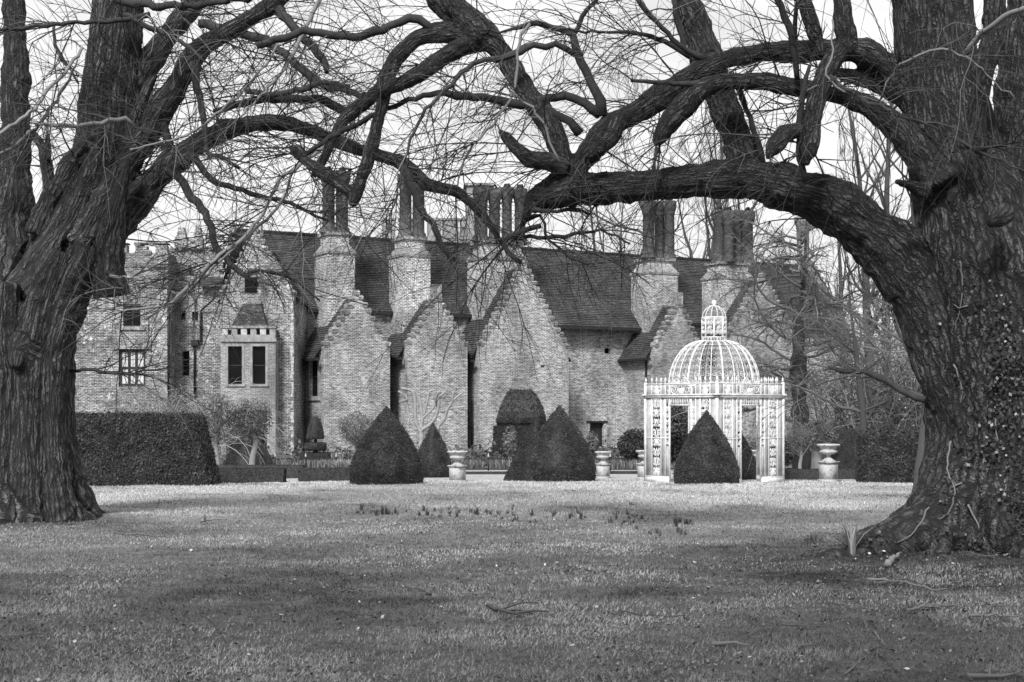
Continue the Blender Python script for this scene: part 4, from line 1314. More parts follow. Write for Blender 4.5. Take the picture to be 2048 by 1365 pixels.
# ------------------------------------------------------------------ low iron fence
YF = 50.0
fx0, fx1 = xat(408, YF), xat(1312, YF)
fence = empty("iron_fence", (fx0, YF, gz(0, YF)))
tag(fence, "low black iron railing with pale-tipped posts before the flower border", "fence")
L_ = fx1 - fx0
A = Acc()
nb = int(L_ / .06)
for k in range(nb + 1): A.tube([(k * L_ / nb, 0, .04), (k * L_ / nb, 0, .44)], .006, 4)
o = obj("bars", A.mesh("bars", IRON), fence); o["kind"] = "stuff"
for z in (.05, .42):
    A = Acc(); A.box((L_ / 2, 0, z), (L_, .02, .025)); obj("rail", A.mesh("rail", IRON), fence)
A = Acc(); A.box((0, 0, .24), (.045, .045, .50)); pm = A.mesh("post", IRON)
A = Acc(); A.lathe([(.02, .49), (.035, .51), (.03, .54), (.018, .57), (.024, .59), (.001, .62)], 8); fm = A.mesh("finial", STONE_P)
npst = int(L_ / 1.07)
for k in range(npst + 1):
    p = obj("post", pm, fence, (k * 1.07 + .37, -.03, 0))
    obj("finial", fm, p)

# ------------------------------------------------------------------ bare trees
def unit(v): return v / (np.linalg.norm(v) + 1e-9)

def grow(p, d, L, r0, r1, g, n=8, wander=0.18, droop=0.0, up=0.0):
    """a wandering shoot: rows of (x,y,z,r)"""
    P = [np.append(p, r0)]
    d = unit(np.asarray(d, float)); p = np.asarray(p, float).copy()
    for k in range(1, n + 1):
        d = unit(d + g.normal(0, wander, 3) + np.array([0, 0, up - droop * k / n]))
        p = p + d * L / n
        P.append(np.append(p, r0 + (r1 - r0) * k / n))
    return np.array(P)

def side_dir(t_, g, ang):
    a = unit(np.cross(t_, g.normal(0, 1, 3)))
    return unit(t_ * math.cos(ang) + a * math.sin(ang))

def nrm_(v): return v / (np.linalg.norm(v, axis=-1, keepdims=True) + 1e-9)

def grow_many(p, d, L, r0, r1, g, n, wander, droop, up):
    """many shoots at once: (m, n+1, 4)"""
    m = len(p)
    out = np.empty((m, n + 1, 4))
    p = p.copy(); d = nrm_(d)
    out[:, 0, :3] = p; out[:, 0, 3] = r0
    for k in range(1, n + 1):
        d = d + g.normal(0, wander, (m, 3)); d[:, 2] += up - droop * k / n
        d = nrm_(d)
        p = p + d * (L / n)[:, None]
        out[:, k, :3] = p; out[:, k, 3] = r0 + (r1 - r0) * k / n
    return out

def tubes_many(acc, W, k, tint):
    m, n, _ = W.shape
    P = W[:, :, :3]
    T = nrm_(np.gradient(P, axis=1))
    ref = np.eye(3)[np.abs(T).max(1).argmin(1)][:, None, :]
    A = nrm_(np.cross(T, np.broadcast_to(ref, T.shape))); B = np.cross(T, A)
    a = np.arange(k) / k * 2 * np.pi
    V = (P[:, :, None] + W[:, :, 3][:, :, None, None] * (np.cos(a)[None, None, :, None] * A[:, :, None] + np.sin(a)[None, None, :, None] * B[:, :, None])).reshape(-1, 3)
    q, i, j = np.meshgrid(np.arange(m), np.arange(n - 1), np.arange(k), indexing='ij')
    j2 = (j + 1) % k
    o = q * n * k
    Q = np.stack([o + i * k + j, o + i * k + j2, o + (i + 1) * k + j2, o + (i + 1) * k + j], -1).reshape(-1, 4)
    acc.add(V, Q, tint=np.repeat(tint, n * k))

def side_many(t_, g, ang):
    a = nrm_(np.cross(t_, g.normal(0, 1, t_.shape)))
    return nrm_(t_ * np.cos(ang)[:, None] + a * np.sin(ang)[:, None])

def twig_spray(acc, P, count, g, length, r=0.004, lo=0.1, hi=1.0, droop=.15, sub=3, start=.15, bias=None, k=3, tmul=1.0, angle=(.5, 1.2), up=0.0, flat=0.0, wander=.13):
    """twigs and their side shoots along the branch P (rows x,y,z,r)"""
    n = len(P)
    f = g.uniform(start, 1, count) * (n - 1)
    i = np.minimum(f.astype(int), n - 2)
    q = P[i] + (P[i + 1] - P[i]) * (f - i)[:, None]
    d = side_many(nrm_(P[i + 1, :3] - P[i, :3]), g, g.uniform(angle[0], angle[1], count))
    if flat: d[:, 2] *= 1 - flat
    if bias is not None: d = d * (1 - bias[3]) + np.array(bias[:3])[None] * bias[3] * g.uniform(.3, 1, (count, 1))
    L = length * g.uniform(.35, 1.25, count)
    r0 = np.minimum(r * g.uniform(.7, 1.5, count), q[:, 3] * .7)
    tn = g.uniform(lo, hi, count) ** 1.6 * tmul
    W = grow_many(q[:, :3], d, L, r0, r0 * .35, g, 9, wander, droop, up)
    tubes_many(acc, W, k, tn)
    if sub:
        m = count * sub
        w_i = np.repeat(np.arange(count), sub)
        j = g.integers(1, 9, m)
        p0, p1 = W[w_i, j], W[w_i, j + 1]
        X = grow_many(p0[:, :3], side_many(nrm_(p1[:, :3] - p0[:, :3]), g, g.uniform(.4, .9, m)), L[w_i] * g.uniform(.2, .55, m), p0[:, 3] * .75, p0[:, 3] * .3, g, 5, wander, droop * .6, up)
        tubes_many(acc, X, 3, tn[w_i])

def bare_tree(name, base, h, r, seed, label, group=None, spread=.7, levels=3, nb=(9, 7, 6), up=.12, trunk_h=.3, lean=(0, 0), twig=1.0, tmat=None, tr=.012, tint=(.1, .8), length=.45, first=.25, wander=.14):
    """trunk with limbs, boughs and fine twigs, all grown from one seed"""
    g = np.random.default_rng(seed)
    root = empty(name, base)
    tag(root, label, "tree", group)
    mat = tmat or TWIG_BG
    T0 = grow((0, 0, -.1), (lean[0], lean[1], 1), h, r, r * .12, g, 14, .05, 0, .12)
    T0[0, 3] *= 1.35
    tr_a = Acc(); tr_a.tube(T0[:, :3], T0[:, 3], 9, True, g.uniform(*tint) * .25)
    cr_a = Acc()
    cur = [T0]
    for lv in range(levels):
        nxt = []
        for P in cur:
            nbr = nb[lv]
            for _ in range(nbr):
                f = g.uniform(first if lv == 0 else .2, .98) * (len(P) - 1)
                i = min(int(f), len(P) - 2)
                q = P[i] + (P[i + 1] - P[i]) * (f - i)
                t_ = unit(P[i + 1][:3] - P[i][:3])
                d = side_dir(t_, g, g.uniform(.6, 1.15) * spread * 1.3 if lv == 0 else g.uniform(.4, .95))
                tl = (np.linalg.norm(np.diff(P[:, :3], axis=0), axis=1).sum())
                L = tl * length * g.uniform(.6, 1.2) * (1.15 - .55 * f / (len(P) - 1))
                r0 = max(q[3] * g.uniform(.4, .65), tr * .5)
                B = grow(q[:3], d, L, r0, max(r0 * .18, tr * .3), g, 9 if lv < 2 else 6, wander, 0, up)
                (tr_a if lv == 0 else cr_a).tube(B[:, :3], B[:, 3], 6 if lv == 0 else 4 if lv == 1 else 3, False, g.uniform(*tint) * (.4 if lv == 0 else 1))
                nxt.append(B)
        cur = nxt
    for P in cur:
        twig_spray(cr_a, P, max(1, int(3 * twig)), g, np.linalg.norm(P[-1][:3] - P[0][:3]) * .8, tr * .5, tint[0], tint[1], .0, 1, .1, up=up)
    obj("trunk", tr_a.mesh("trunk", mat, True), root)
    o = obj("crown", cr_a.mesh("crown", mat), root)
    return root

# trees standing beyond the house
def back_tree(px, Y, pyt, r, seed, label, **kw):
    x = xat(px, Y); z = gz(x, Y)
    h = at(px, pyt, Y).z - z
    return bare_tree("bare_tree", (x, Y, z), h, r, seed, label, "bare trees beyond the house", **kw)
back_tree(1392, 128, 215, .55, 3, "tall bare tree behind the house roof between the two right-hand brick stacks", spread=.55, up=.2, nb=(13, 6, 5), first=.35, tr=.035, length=.42)
back_tree(1285, 135, 225, .5, 4, "bare tree behind the house roof left of the three-flue stack", spread=.8, up=.16, nb=(13, 7, 4), first=.3, tr=.035, length=.45)
back_tree(1205, 140, 330, .35, 5, "low spreading bare tree showing over the flared roof", spread=.9, up=.1, nb=(11, 6, 4), first=.35, tr=.035)
back_tree(1480, 140, 300, .4, 6, "bare tree behind the house roof right of the four-flue stack", spread=.6, up=.2, nb=(11, 6, 4), first=.4, tr=.035)
back_tree(1745, 95, 130, .38, 7, "slender upright bare tree left of a twin behind the arching limb", spread=.6, up=.12, nb=(20, 5, 4), first=.25, tr=.026, length=.3)
back_tree(1785, 98, 100, .42, 8, "taller upright bare tree right of its twin behind the arching limb", spread=.6, up=.12, nb=(20, 5, 4), first=.25, tr=.026, length=.3)
back_tree(1690, 105, 330, .3, 9, "slim bare tree just past the house's stepped end gable", spread=.8, up=.1, nb=(14, 5, 4), first=.2, tr=.026)
back_tree(1850, 90, 180, .35, 10, "bare tree glimpsed behind the ivy-clad trunk", spread=.8, up=.1, nb=(14, 5, 4), first=.2, tr=.026)

# the near tree with tiered horizontal boughs in front of the house's end
def tiered_tree():
    g = np.random.default_rng(77)
    Y = 47.0
    x = xat(1603, Y); z = gz(x, Y)
    root = empty("tiered_tree", (x, Y, z))
    tag(root, "bare tree with dark trunk and tiers of level twiggy boughs in front of the house", "tree")
    h = at(0, 440, Y).z - z
    T0 = np.array([[0, 0, -.1, .36], [.02, 0, .8, .30], [-.05, 0, 2.0, .28], [-.08, .05, 3.2, .27], [-.1, 0, 4.2, .23], [-.06, 0, 5.0, .13], [.1, 0, h * .8, .07], [.16, 0, h, .02]])
    T0 = catmull(T0, .25)
    A = Acc(); A.tube(T0[:, :3], T0[:, 3] * (1 + .12 * g.normal(0, 1, len(T0))), 12, True, .18)
    obj("trunk", A.mesh("trunk", BRANCH, True), root)
    C = Acc()
    for k in range(46):
        zc = 1.5 + (h - 1.9) * (k / 45) ** .9
        an = g.uniform(0, 2 * math.pi)
        L = g.uniform(2.6, 5.4) * (1 - .45 * k / 45)
        B = grow((0, 0, zc), (math.cos(an), math.sin(an) * .8, g.uniform(-.05, .3)), L, .055, .012, g, 12, .13, .12, .03)
        tn = g.uniform(.1, .85)
        C.tube(B[:, :3], B[:, 3], 5, False, tn)
        for _ in range(9):
            i = g.integers(2, 11)
            t_ = unit(B[i + 1][:3] - B[i][:3])
            d = side_dir(t_, g, g.uniform(.5, 1.1)); d[2] *= .45
            S = grow(B[i][:3], d, L * g.uniform(.2, .45), B[i][3] * .6, .009, g, 7, .14, .1, .02)
            C.tube(S[:, :3], S[:, 3], 3, False, tn)
            twig_spray(C, S, 6, g, .65, .0075, .1, 1.1, .12, 2)
    obj("crown", C.mesh("crown", TWIG_BG), root)
tiered_tree()

# leaning slim tree and thicket behind the square hedge
bare_tree("slim_tree", (xat(1722, 43), 43, gz(0, 43)), 6.2, .14, 31, "slim leaning bare tree rising beside the dark upright hedge", lean=(.12, 0), nb=(12, 6, 4), spread=.9, first=.3, tr=.014, up=.03, tint=(.05, .7), twig=2)
bare_tree("slim_tree", (xat(1842, 27), 27, gz(0, 27)), 4.6, .16, 32, "pale slim trunk pressed close to the ivy-clad tree", lean=(-.02, 0), nb=(10, 6, 4), spread=1.0, first=.35, tr=.008, up=.02, tint=(.4, 1.0), length=.5)
for i, (px, Y, pyt, lab) in enumerate(((1700, 74, 600, "tangle of bare shrubs against the end of the house"), (1765, 70, 590, "tangle of bare shrubs above the paler yew cone"), (1830, 72, 560, "tangle of bare shrubs behind the square hedge"), (1885, 70, 560, "tangle of bare shrubs behind the ivy-clad trunk"))):
    x = xat(px, Y); g = np.random.default_rng(50 + i)
    root = empty("bare_thicket", (x, Y, gz(x, Y))); tag(root, lab, "thicket", "bare thickets beside the house")
    A = Acc()
    h = at(0, pyt, Y).z - gz(x, Y)
    for k in range(34):
        B = grow((g.uniform(-1.6, 1.6), g.uniform(-1, 1), -.1), (g.normal(0, .35), g.normal(0, .3), 1), h * g.uniform(.5, 1.0), .05, .008, g, 10, .12, .05, .05)
        tn = g.uniform(.05, .8)
        A.tube(B[:, :3], B[:, 3], 4, False, tn)
        twig_spray(A, B, 16, g, 1.3, .014, .2, 1.2, .05, 3)
    obj("stems", A.mesh("stems", TWIG_BG), root)["kind"] = "stuff"
    # evergreen leaves and ivy low in the tangle
    b = Acc(); P = g.normal(0, 1, (5200, 3)) * np.array([1.3, .8, .26 * h]) + np.array([0, .3, h * .34])
    P = P[P[:, 2] > 0]
    leaves(b, P, g.normal(0, 1, P.shape), .075, np.clip(fbm(P * 1.3, 3, i) * 1.8 - .45, 0, 1) * g.uniform(.3, 1.1, len(P)), g)
    obj("leaves", b.mesh("leaves", SHRUB), root)["kind"] = "stuff"

# ------------------------------------------------------------------ small garden trees and shrubs
def px_chain(rows, Y, s0=1.0):
    """rows (px,py,r_px) at depth Y (or per-row depth) -> x,y,z,r"""
    out = []
    for q in rows:
        y = q[3] if len(q) > 3 else Y
        p = at(q[0], q[1], y)
        out.append((p.x, p.y, p.z, q[2] / F * y * s0))
    return np.array(out)

# pollarded tree (knuckled, pale)
Y = 58.0
x = xat(862, Y); base = np.array([x, Y, gz(x, Y)])
root = empty("pollard_tree", base); tag(root, "pale pollarded tree with stubby bare limbs against the second gable", "tree")
Z = lambda L: [(580 + a / 3.33, 580 + b / 3.33, r) for a, b, r in L]
A = Acc()
lims = [[(872, 1100, 6), (875, 1000, 5.5), (870, 930, 5)], [(870, 930, 4.5), (880, 860, 3.6), (870, 770, 3), (858, 710, 2.2)], [(872, 950, 4), (840, 880, 3.4), (835, 760, 3), (825, 690, 2.6), (800, 668, 2.4), (740, 655, 2)],
        [(872, 935, 4.5), (930, 900, 3.6), (970, 850, 3.2), (990, 780, 3), (1000, 720, 2.6), (1040, 675, 2)], [(990, 790, 2.6), (972, 750, 2.4), (985, 700, 2.2), (1002, 678, 2)], [(985, 930, 2.4), (990, 910, 3.2), (1030, 860, 2.8), (1050, 800, 2.6), (1080, 750, 2.4), (1090, 680, 2)],
        [(1078, 745, 2.2), (1115, 710, 2.2), (1152, 685, 1.8)], [(1012, 815, 2.2), (1070, 792, 2), (1160, 782, 1.6)], [(882, 858, 2.6), (945, 800, 2.4), (980, 745, 2.2), (1030, 680, 1.8)], [(890, 840, 2.6), (918, 730, 2.2), (930, 680, 2), (970, 665, 1.7)],
        [(845, 940, 3), (800, 860, 2.6), (783, 790, 2.4), (780, 730, 2.2), (768, 703, 2), (720, 675, 1.8)], [(778, 735, 1.8), (735, 746, 1.6)], [(930, 700, 1.8), (895, 680, 1.6)], [(985, 1000, 3.2), (990, 910, 2.8)]]
me_i = 0
for k, L in enumerate(lims):
    Cc = catmull(px_chain(Z(L), Y), .08)
    Cc[:, 1] += np.linspace(0, R.uniform(-.7, .7), len(Cc)) if k > 1 else 0
    Cc[:, 3] *= 1 + .15 * np.sin(np.arange(len(Cc)) * 1.7)
    Cc[:, :3] -= base
    a = Acc(); a.tube(Cc[:, :3], Cc[:, 3], 8, True, 1.9)
    obj("trunk" if k == 0 else "limb", a.mesh("limb", SHRUB, True), root)

def twig_ball(name, px, Y, py0, py1, half, pyb, label, seed, mat=SHRUB, cat="shrub", nstem=26, nleaf=2500, lsize=.03, trunk=.05, tint=(.1, .7), group=None, shape=1.0, leaf_t=(.1, .7), legs=1):
    """round-headed small tree: clean stem(s), twiggy head, sparse small leaves"""
    g = np.random.default_rng(seed)
    x = xat(px, Y); z0 = gz(x, Y)
    root = empty(name, (x, Y, z0)); tag(root, label, cat, group)
    zt, zb = at(0, py0, Y).z - z0, at(0, py1, Y).z - z0
    rx, rz, cz = half / F * Y, (zt - zb) / 2, (zt + zb) / 2
    A = Acc()
    S = catmull(np.array([[0, 0, -.1, trunk * 1.3], [g.normal(0, .03), 0, zb * .5, trunk], [g.normal(0, .05), 0, zb, trunk * .85], [0, 0, zb + rz * .5, trunk * .6]]), .1)
    A.tube(S[:, :3], S[:, 3], 8, True, .7)
    obj("trunk", A.mesh("trunk", SHRUB, True), root)
    C = Acc()
    for k in range(nstem):
        d = unit(g.normal(0, 1, 3) + np.array([0, 0, .5]))
        end = np.array([d[0] * rx, d[1] * rx, cz + d[2] * rz]) * np.array([1, 1, 1])
        st_ = np.array([0, 0, zb + g.uniform(-.1, .5) * rz])
        L = np.linalg.norm(end - st_)
        B = grow(st_, end - st_, L, trunk * .35, trunk * .08, g, 8, .1)
        tn = g.uniform(*tint)
        C.tube(B[:, :3], B[:, 3], 4, False, tn)
        twig_spray(C, B, 9, g, rx * .5, trunk * .1, tint[0], tint[1], 0, 1, .3)
    obj("branches", C.mesh("branches", mat), root)["kind"] = "stuff"
    if nleaf:
        d = g.normal(0, 1, (nleaf, 3)); d /= np.linalg.norm(d, axis=1, keepdims=True)
        rad = g.uniform(.35, 1.02, nleaf) ** .6
        P = d * rad[:, None] * np.array([rx, rx, rz]) + np.array([0, 0, cz])
        P += (fbm(P * 3, 2, seed)[:, None] - .5) * .25 * rx
        b = Acc(); leaves(b, P, d, lsize, g.uniform(leaf_t[0], leaf_t[1], nleaf) * np.clip(fbm(P * 2.5, 3, seed + 1) * 1.9 - .25, .1, 1.2), g)
        obj("leaves", b.mesh("leaves", mat), root)["kind"] = "stuff"
    return root

twig_ball("round_shrub", 714, 54, 822, 893, 41, 935, "round twiggy lollipop shrub behind the broad yew cone", 61, nleaf=3800, leaf_t=(.1, .8))
twig_ball("small_tree", 437, 40.5, 785, 886, 40, 935, "small pale-stemmed garden tree next to the tall hedge's sloping end", 62, cat="tree", nleaf=1300, trunk=.07, leaf_t=(.0, .8), lsize=.035)
twig_ball("small_tree", 503, 41, 796, 884, 44, 935, "small forked garden tree in front of the bay window", 63, cat="tree", nleaf=2000, trunk=.085, leaf_t=(.0, .5), lsize=.035)
twig_ball("lollipop_tree", 1634, 42, 842, 902, 46, 945, "round-headed little tree with a pale stem behind the urn", 64, cat="tree", nleaf=3600, trunk=.16, leaf_t=(.1, .6))
twig_ball("small_tree", 1602, 41, 838, 912, 34, 945, "thin-stemmed twiggy little tree next to the gazebo's outer pier", 65, cat="tree", nleaf=600, trunk=.05)
twig_ball("evergreen_bush", 1342, 56, 806, 925, 46, 935, "large dark evergreen bush seen through the gazebo's opening", 66, mat=EVERG, nleaf=9000, lsize=.055, trunk=.1, leaf_t=(.3, 1.3), nstem=10)
twig_ball("evergreen_bush", 1268, 58, 858, 925, 32, 935, "low dark bush against the brick wall beside the gazebo", 67, mat=EVERG, nleaf=5000, lsize=.05, trunk=.06, leaf_t=(.2, 1.3), nstem=12)
twig_ball("evergreen_bush", 1395, 57, 850, 925, 30, 935, "dark bush behind the pointed cone inside the gazebo's view", 68, mat=EVERG, nleaf=3500, lsize=.05, trunk=.06, leaf_t=(.2, 1.2), nstem=8)
twig_ball("pale_shrub", 1503, 47, 868, 906, 15, 935, "small pale feathery shrub above the urn behind the gazebo", 69, nleaf=2600, lsize=.03, trunk=.04, leaf_t=(.9, 1.6), tint=(.5, 1.0), nstem=16)
twig_ball("border_perennial", 1020, 57, 850, 915, 15, 930, "tall leafy perennial before the massive two-tier topiary", 70, cat="plant", nleaf=900, lsize=.05, trunk=.03, leaf_t=(.3, .9), nstem=14)
twig_ball("border_perennial", 1184, 57, 862, 915, 15, 930, "leafy rounded plant by the small brick doorway", 71, cat="plant", nleaf=1300, lsize=.05, trunk=.03, leaf_t=(.1, .7), nstem=10)
twig_ball("evergreen_bush", 1560, 44, 868, 935, 34, 940, "dull low bush behind the gazebo's outer pier", 72, mat=EVERG, nleaf=3200, lsize=.045, trunk=.05, leaf_t=(.3, 1.4), nstem=10)

# arching pale shrub above the tall hedge
Y = 47.0
x = xat(330, Y); g = np.random.default_rng(88)
root = empty("willowy_shrub", (x, Y, gz(x, Y))); tag(root, "pale arching thicket of willowy stems behind the tall hedge", "shrub")
A = Acc()
for k in range(110):
    px = g.uniform(250, 420)
    p0 = np.array([xat(px, Y) - x, g.uniform(-.7, .7), .4])
    out = (px - 310) / 200 + g.normal(0, .25)
    hgt = (at(0, g.uniform(690, 800) + abs(px - 360) * .25, Y).z - gz(x, Y)) * 1.05
    B = grow(p0, (out * .9 + .25, g.normal(0, .2), 1), hgt * g.uniform(.75, 1.1), .02, .005, g, 9, .09, .45, 0)
    tn = g.uniform(.3, 2.0)
    A.tube(B[:, :3], B[:, 3], 4, False, tn)
    twig_spray(A, B, 8, g, .7, .007, .3, 1.7, .3, 1, .3)
obj("stems", A.mesh("stems", SHRUB), root)["kind"] = "stuff"
b = Acc(); P = g.normal(0, 1, (3000, 3)) * np.array([1.1, .5, .35]) + np.array([0.1, 0, 2.0])
leaves(b, P, g.normal(0, 1, P.shape), .03, g.uniform(.2, .9, len(P)), g)
obj("leaves", b.mesh("leaves", SHRUB), root)["kind"] = "stuff"

# border: strap-leaved bulbs along the fence and the white tuft by the tiered topiary
def strap_clump(n, h, spread, g, w_=.012, flop=.5):
    A = Acc()
    for _ in range(n):
        a = g.uniform(0, 2 * math.pi); L = h * g.uniform(.6, 1.15)
        d = np.array([math.cos(a), math.sin(a), 0]); b0 = d * spread * g.uniform(0, .5)
        s_ = np.array([-d[1], d[0], 0]) * w_ * g.uniform(.7, 1.2)
        ts = np.linspace(0, 1, 4)
        fl_ = flop * g.uniform(.1, 1)
        C = np.array([b0 + d * (fl_ * L * t_ ** 2) + np.array([0, 0, L * (t_ - .35 * fl_ * t_ ** 2) - .02]) for t_ in ts])
        wd = np.array([1, .95, .7, .12])
        V = np.concatenate([C - s_ * wd[:, None], C + s_ * wd[:, None]])
        A.add(V, [[i, i + 4, i + 5, i + 1] for i in range(3)], tint=g.uniform(0, 1))
    return A

g = np.random.default_rng(90)
A = Acc()
for k in range(420):
    px = g.uniform(560, 1330); Y = g.uniform(52, 53.6)
    c = strap_clump(9, .42, .2, g, .02)
    V = np.concatenate(c.V) + np.array([xat(px, Y), Y, gz(0, Y)])
    A.add(V, np.concatenate(c.Q), tint=np.concatenate(c.t) * .9 + .1)
tag(obj("border_foliage", A.mesh("border_foliage", SHRUB)), "pale strap-leaved bulbs massed along the iron fence", "flowers", kind="stuff")
A = Acc()
for k in range(230):
    px = g.uniform(560, 1330); Y = g.uniform(60, 66)
    hh = g.uniform(.35, 1.0)
    P = g.normal(0, 1, (34, 3)) * np.array([.3, .25, hh * .3]) + np.array([xat(px, Y), Y, gz(0, Y) + hh * .5])
    leaves(A, P, g.normal(0, 1, P.shape), .09, g.uniform(.0, .75, 34) * g.uniform(.2, 1), g)
tag(obj("border_planting", A.mesh("border_planting", SHRUB)), "dark low planting massed along the foot of the house", "plants", kind="stuff")
c = Acc()
for k in range(26):
    q = strap_clump(16, .5, .25, g, .022, .9)
    c.add(np.concatenate(q.V) + np.array([g.uniform(-.35, .35), g.uniform(-.3, .3), 0]), np.concatenate(q.Q), tint=np.concatenate(q.t) * .7 + .8)
Y = 46
tag(obj("white_flower_clump", c.mesh("white_flower_clump", SHRUB), None, (xat(690, Y), Y, gz(0, Y))), "bright clump of pale strap leaves between the low hedge and the broad cone", "plant")

# ------------------------------------------------------------------ the two great trees
def great_tree(name, base, label, chains, bark, voxel, seed, twigs, flute=.05, roots=()):
    """chains: (kind, Y0, Y1, rows(px,py,r_px)); 'big' chains are fused into one skin, then cut into trunk and limbs"""
    base = np.array(base)
    g = np.random.default_rng(seed)
    root = empty(name, base); tag(root, label, "tree")
    big, small = [], []
    for kind, Ya, Yb, rows in chains:
        rows = np.array(rows, float)
        s_ = np.concatenate([[0], np.cumsum(np.linalg.norm(np.diff(rows[:, :2], axis=0), axis=1))]); s_ /= s_[-1]
        C = px_chain([(q[0], q[1], q[2], Ya + (Yb - Ya) * t_) for q, t_ in zip(rows, s_)], 0)
        C[:, :3] -= base
        if kind in ('trunk', 'limb', 'stem', 'burr', 'flute'):
            if kind in ('limb', 'stem', 'burr'): C[:, 3] *= .9
            C = catmull(C, .12)
            big.append(('limb' if kind == 'burr' else kind, C))
            if kind == 'burr':                  # swollen, knuckled end where the limb was cut back long ago
                for _ in range(9):
                    q = C[int(len(C) * g.uniform(.72, .999))]
                    d_ = unit(g.normal(0, 1, 3)); rr0 = q[3] * g.uniform(.35, .7) + .015
                    p_ = q[:3] + d_ * q[3] * .55
                    big.append(('knob', np.array([np.append(p_ - d_ * rr0 * .5, rr0 * .8), np.append(p_, rr0), np.append(p_ + d_ * rr0 * .5, rr0 * .75)])))
        else: small.append((kind, catmull(C, .09)))
    for ri, (an, ln, r0, R0) in enumerate(roots):                # buttress roots running out from the bole
        dx, dy = math.cos(an), math.sin(an)
        rows = []
        hz = (1.0, 1.5, .8, 1.25, .65, 1.1)[ri % 6]
        for t_, zz_, k_ in ((.30, 1.25, .9), (.62, .62, 1.0), (.92, .24, .9), (1.0 + ln * .45, .05, .7), (1.0 + ln, -.10, .42), (1.0 + ln * 1.5, -.22, .2)):
            wob = .12 * math.sin(5 * t_ + an * 3)
            x_, y_ = dx * R0 * t_ - dy * wob, dy * R0 * t_ + dx * wob
            rows.append((x_, y_, zz_ * (hz if zz_ > .1 else 1) + gz(base[0] + x_, base[1] + y_), r0 * k_))
        big.append(('root', catmull(np.array(rows), .1)))
    sk = Acc()
    SP, SR, ST, SS, SI, SA = [], [], [], [], [], []
    for ci, (kind, C) in enumerate(big):
        if kind in ('limb', 'stem'):           # knuckles and swellings
            C[:, 3] *= 1 + .30 * (vnoise(np.stack([np.arange(len(C)) * .55, np.full(len(C), ci * 7.3), np.zeros(len(C))], 1), seed) - .45)
            C[:, :3] += (fbm(C[:, :3] * 1.6 + ci, 2, seed)[:, None] - .5) * .07
        sk.tube(C[:, :3], C[:, 3], 20, True)
        Tn = np.gradient(C[:, :3], axis=0); Tn /= np.linalg.norm(Tn, axis=1, keepdims=True) + 1e-9
        SP.append(C[:, :3]); SR.append(C[:, 3]); ST.append(Tn)
        SS.append(np.concatenate([[0], np.cumsum(np.linalg.norm(np.diff(C[:, :3], axis=0), axis=1))])); SI.append(np.full(len(C), ci))
    tmp = bpy.data.objects.new("tmp_skin", sk.mesh("tmp_skin", None, tint=False))
    COL.objects.link(tmp)
    md = tmp.modifiers.new("r", 'REMESH'); md.mode = 'VOXEL'; md.voxel_size = voxel; md.adaptivity = 0
    ms = tmp.modifiers.new("s", 'SMOOTH'); ms.iterations = 4; ms.factor = .5
    dg = bpy.context.evaluated_depsgraph_get()
    ev = tmp.evaluated_get(dg)
    me = bpy.data.meshes.new_from_object(ev)
    bpy.data.objects.remove(tmp)
    nv = len(me.vertices)
    V = np.empty(nv * 3, np.float32); me.vertices.foreach_get("co", V); V = V.reshape(-1, 3).astype(float)
    N = np.empty(nv * 3, np.float32); me.vertices.foreach_get("normal", N); N = N.reshape(-1, 3).astype(float)
    nl = len(me.loops); LI = np.empty(nl, np.int32); me.loops.foreach_get("vertex_index", LI)
    tot = np.empty(len(me.polygons), np.int32); me.polygons.foreach_get("loop_total", tot)
    assert (tot == 4).all()
    Fc = LI.reshape(-1, 4)
    bpy.data.meshes.remove(me)
    SP, SR, ST, SS, SI = map(np.concatenate, (SP, SR, ST, SS, SI))
    kinds = np.array([k_ for k_, _ in big])
    owner = np.arange(len(big))
    for i_ in range(len(big)):
        if kinds[i_] == 'knob': owner[i_] = owner[i_ - 1]
        elif kinds[i_] == 'flute': owner[i_] = 0
    idx = np.empty(nv, np.int64)
    for a in range(0, nv, 4000):
        d = np.linalg.norm(V[a:a + 4000, None] - SP[None], axis=2) - SR[None]
        idx[a:a + 4000] = d.argmin(1)
    own = owner[SI[idx]]
    isr = kinds[SI[idx]] == 'root'
    tr_i = np.where(kinds[SI] == 'trunk')[0]
    if isr.any():
        d = np.linalg.norm(V[isr][:, None] - SP[tr_i][None], axis=2)
        idx[isr] = tr_i[d.argmin(1)]
    rel = V - SP[idx]
    T_ = ST[idx]
    ref = np.where(np.abs(T_[:, 2:3]) < .8, np.array([[0, 0, 1.0]]), np.array([[0, 1.0, 0]]))
    A_ = np.cross(T_, ref); A_ /= np.linalg.norm(A_, axis=1, keepdims=True) + 1e-9
    B_ = np.cross(T_, A_)
    ca, cb = (rel * A_).sum(1), (rel * B_).sum(1)
    rr_ = np.hypot(ca, cb) + 1e-6
    rad = SR[idx]
    s_al = SS[idx] + (rel * T_).sum(1)
    s_al = s_al - np.where(isr, np.maximum(0, rr_ - rad), 0)
    med = np.array([np.median(c_[:, 3]) for _, c_ in big])[SI[idx]]
    bc = np.stack([ca / rr_ * med, cb / rr_ * med, s_al], 1) + SI[idx][:, None] * 3.7
    # fluting, burrs, then long bark ridges
    dsp = flute * np.clip(rad / .6, 0, 1) * (fbm(bc * np.array([3.2, 3.2, .35]), 3, seed + 1) - .5) * 2
    wv = bc + .10 * (np.stack([fbm(bc * 3 + 9, 2, seed + 5), fbm(bc * 3 + 21, 2, seed + 6), 0 * rad], 1) - .5)
    rd = lambda sx, sz, k_: 1 - np.abs(2 * vnoise(wv * np.array([sx, sx, sz]), seed + k_) - 1)
    dsp += np.minimum(.05, .13 * rad) * (rd(10, 1.9, 2) - .6) + np.minimum(.03, .08 * rad) * (rd(21, 4.5, 7) - .6)
